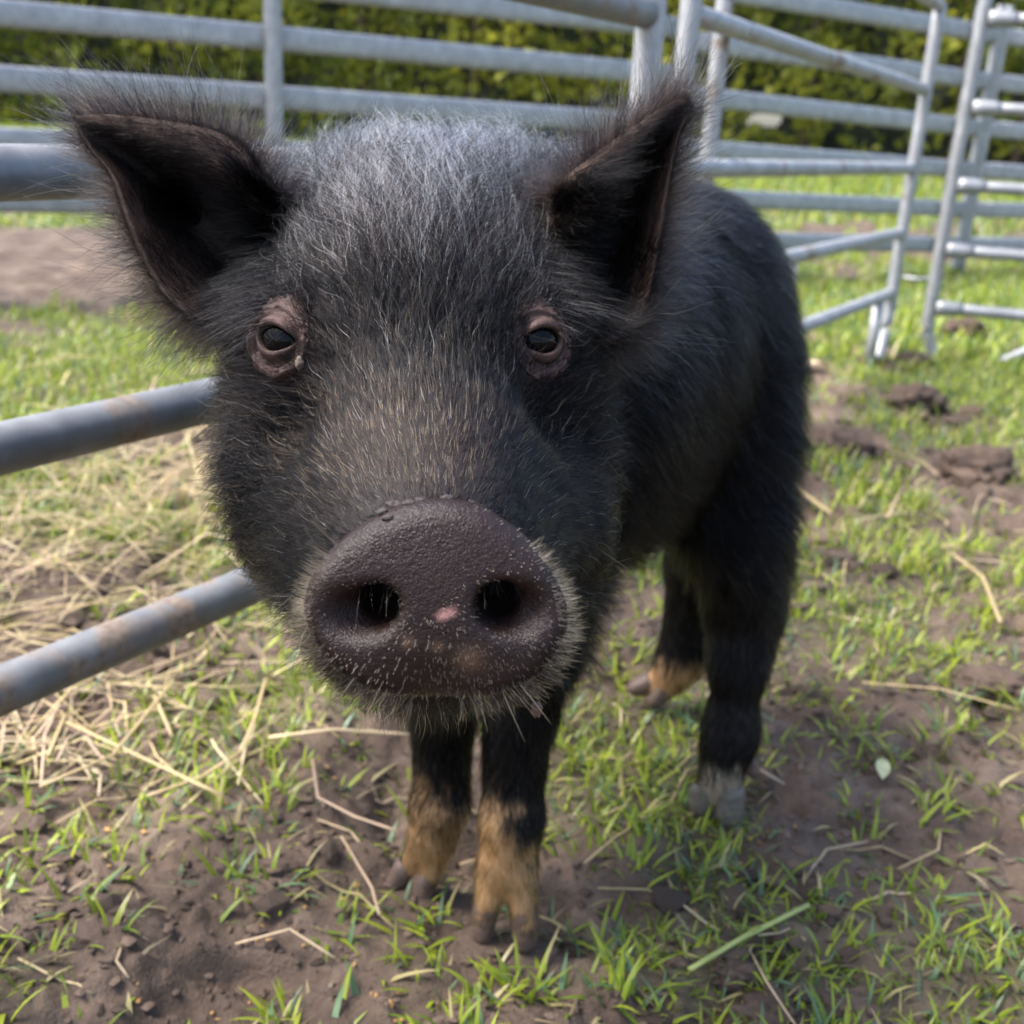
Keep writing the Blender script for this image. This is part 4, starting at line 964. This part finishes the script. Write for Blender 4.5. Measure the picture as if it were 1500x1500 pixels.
# --- ears
for (V, Q, nu, nv, T, B), sgn, cx in ((EARL, -1, 230), (EARR, 1, 930)):
    g = nu * nv; N_ = vnormals(V, Q); tip = T[-1]; root = (T[8] + B[8]) / 2; dt = norm(tip - root)
    ui, vi = np.divmod(np.arange(g), nv); uu, vv = ui / (nu - 1), vi / (nv - 1)
    full = lambda a, b, c_=0.: np.concatenate([a, b, np.full(len(V) - 2 * g, c_)])
    ctr = V[:g].mean(0)
    # back of the ear: long soft hair that stands out beyond the edges
    w = full(np.zeros(g), .4 + 1.2 * (vv < .25) + 1.0 * (vv > .8) + .8 * (uu > .8)); p, f = sample(V, Q, w, 9000); n_ = norm(f(N_))
    o_ = p - ctr; o_ = norm(o_ - np.outer(o_ @ FWD, FWD)); d = o_ * .8 + dt * .5 + FWD * .15 + BZ * .15 + swirl(p, 60, .5, 380)
    L = .008 + .030 * RNG.random(len(p)) ** 1.4; br = np.full(len(p), .6)
    strands(p, n_, d, L, .22, pick(len(p), (br, (.030, .018, .014), .5), (np.full(len(p), .03), (.25, .2, .16), .4)), .000055, .000015, bend=RNG.normal(0, .12, (len(p), 3)) + BZ * .05, wig=.05, clump=.6, cell=.007)
    # rim fringe
    w = full(np.zeros(g), np.zeros(g), 1.0); p, f = sample(V, Q, w, 9000); n_ = norm(f(N_))
    o_ = p - ctr; o_ = norm(o_ - np.outer(o_ @ FWD, FWD)); d = o_ * .75 + dt * .55 + FWD * .25 + swirl(p, 70, .5, 390)
    short = RNG.random(len(p)) < .72; L = np.where(short, RNG.uniform(.0015, .004, len(p)), RNG.uniform(.008, .026, len(p)))
    strands(p, n_, d, L, .3, pick(len(p), (np.full(len(p), .5), (.034, .021, .016), .5)), .00007, .000015, bend=RNG.normal(0, .12, (len(p), 3)), wig=.03)
    # inside: short down and longer wisps from the base
    w = full(.35 + 1.6 * (uu < .3) + .8 * (vv > .6) * (uu < .6) + .8 * (vv < .2), np.zeros(g)); p, f = sample(V, Q, w, 9000); n_ = norm(f(N_)); X_, Y_, D_ = project(p)
    d = tang(sgn * RGT * .9 + dt * .4 + (np.sign(vv.mean() - .5)) * 0 + swirl(p, 70, .6, 400), n_)
    L = RNG.uniform(.004, .012, len(p)) * np.where(np.abs(X_ - 625) < 270, 2.2, 1.0)
    strands(p, n_, d, L, .25, pick(len(p), (np.full(len(p), .12), (.10, .08, .07), .5)), .00007, .00002, bend=RNG.normal(0, .1, (len(p), 3)), wig=.04)
for (V, Q, nu, nv, T, B), sgn in ((EARL, -1), (EARR, 1)):           # long stray hairs off the ear edges
    N_ = vnormals(V, Q); g = nu * nv; w = np.zeros(len(V)); w[2 * g:] = 1; p, f = sample(V, Q, w, 420); n_ = norm(f(N_)); ctr = V[:g].mean(0)
    o_ = p - ctr; o_ = norm(o_ - np.outer(o_ @ FWD, FWD)); d = o_ * .6 + norm(T[-1] - (T[8] + B[8]) / 2) * .8 + RNG.normal(0, .25, (len(p), 3))
    strands(p, n_, d, RNG.uniform(.020, .046, len(p)), .15, pick(len(p), (np.full(len(p), .4), (.06, .04, .03), .5)), .00008, .00002, bend=RNG.normal(0, .2, (len(p), 3)), wig=.05, K=8)
# wisps that hang below the left ear
m = 90; u_ = RNG.random(m); p = np.array([P(262 + 85 * a, 455 + 28 * a, .492) for a in u_])
strands(p, np.tile(-UPV, (m, 1)), -RGT * .9 - UPV * .35 + .2 * RNG.normal(0, 1, (m, 3)), RNG.uniform(.012, .034, m), .2, pick(m, (np.full(m, .3), (.14, .10, .06), .4)), .00008, .00002, bend=-UPV * .18 + RNG.normal(0, .1, (m, 3)), K=8, wig=.04)

def fur_object(name, parent):
    sizes = np.concatenate([np.full(len(c), len(q) // len(c)) for q, c in zip(HP, HC)])
    hc = bpy.data.hair_curves.new(name); hc.add_curves([int(k) for k in sizes])
    hc.attributes['position'].data.foreach_set('vector', (np.vstack(HP) - ORG.astype(np.float32)).ravel())
    a = hc.attributes.get('radius') or hc.attributes.new('radius', 'FLOAT', 'POINT'); a.data.foreach_set('value', np.concatenate(HR))
    c = np.ones((len(sizes), 4), np.float32); c[:, :3] = np.vstack(HC)
    a = hc.attributes.new('col', 'FLOAT_COLOR', 'CURVE'); a.data.foreach_set('color', c.ravel())
    o = bpy.data.objects.new(name, hc); COL.objects.link(o); o.parent = parent; hc.materials.append(mat_hair('pig_hair')); o['kind'] = 'stuff'
    print('strands', len(sizes)); return o
fur_object('fur', pig)

# bits hanging on the bristles, dried mud above the snout rim
def speck(c, r, col, name, parent=None, seed=0, stretch=(1, 1, 1)):
    v = IV2 * (1 + .8 * (fbm(IV2 * 1.8 + seed, 3, 9)[:, None] - .5)) * r * np.array(stretch); o0 = np.array(c) - (ORG if parent else 0)
    return put(name, mesh_from(name, v, None, IF2, True, np.tile(np.array(col), (len(v), 1)) * (.6 + .8 * noise(IV2 * 3 + seed, 2))[:, None]), M_FEED, parent, loc=o0)
for k, (x, y, r) in enumerate(((563, 752, .0020), (580, 742, .0024), (600, 738, .0018), (655, 733, .0020), (690, 738, .0016), (618, 735, .0016), (570, 760, .0016), (705, 744, .0014))):
    h, dep = hit(x, y); speck(h, r, (.030, .022, .020), 'mud_crust', pig, k, (1.3, .8, .8))

for (x, y, d_, r, cc) in ((786, 1040, .392, .0022, (.09, .055, .04)), (438, 532, .432, .0018, (.10, .07, .05))):
    speck(P(x, y, d_), r, cc, 'mud_speck', pig, int(x), (1, .7, 1.4))
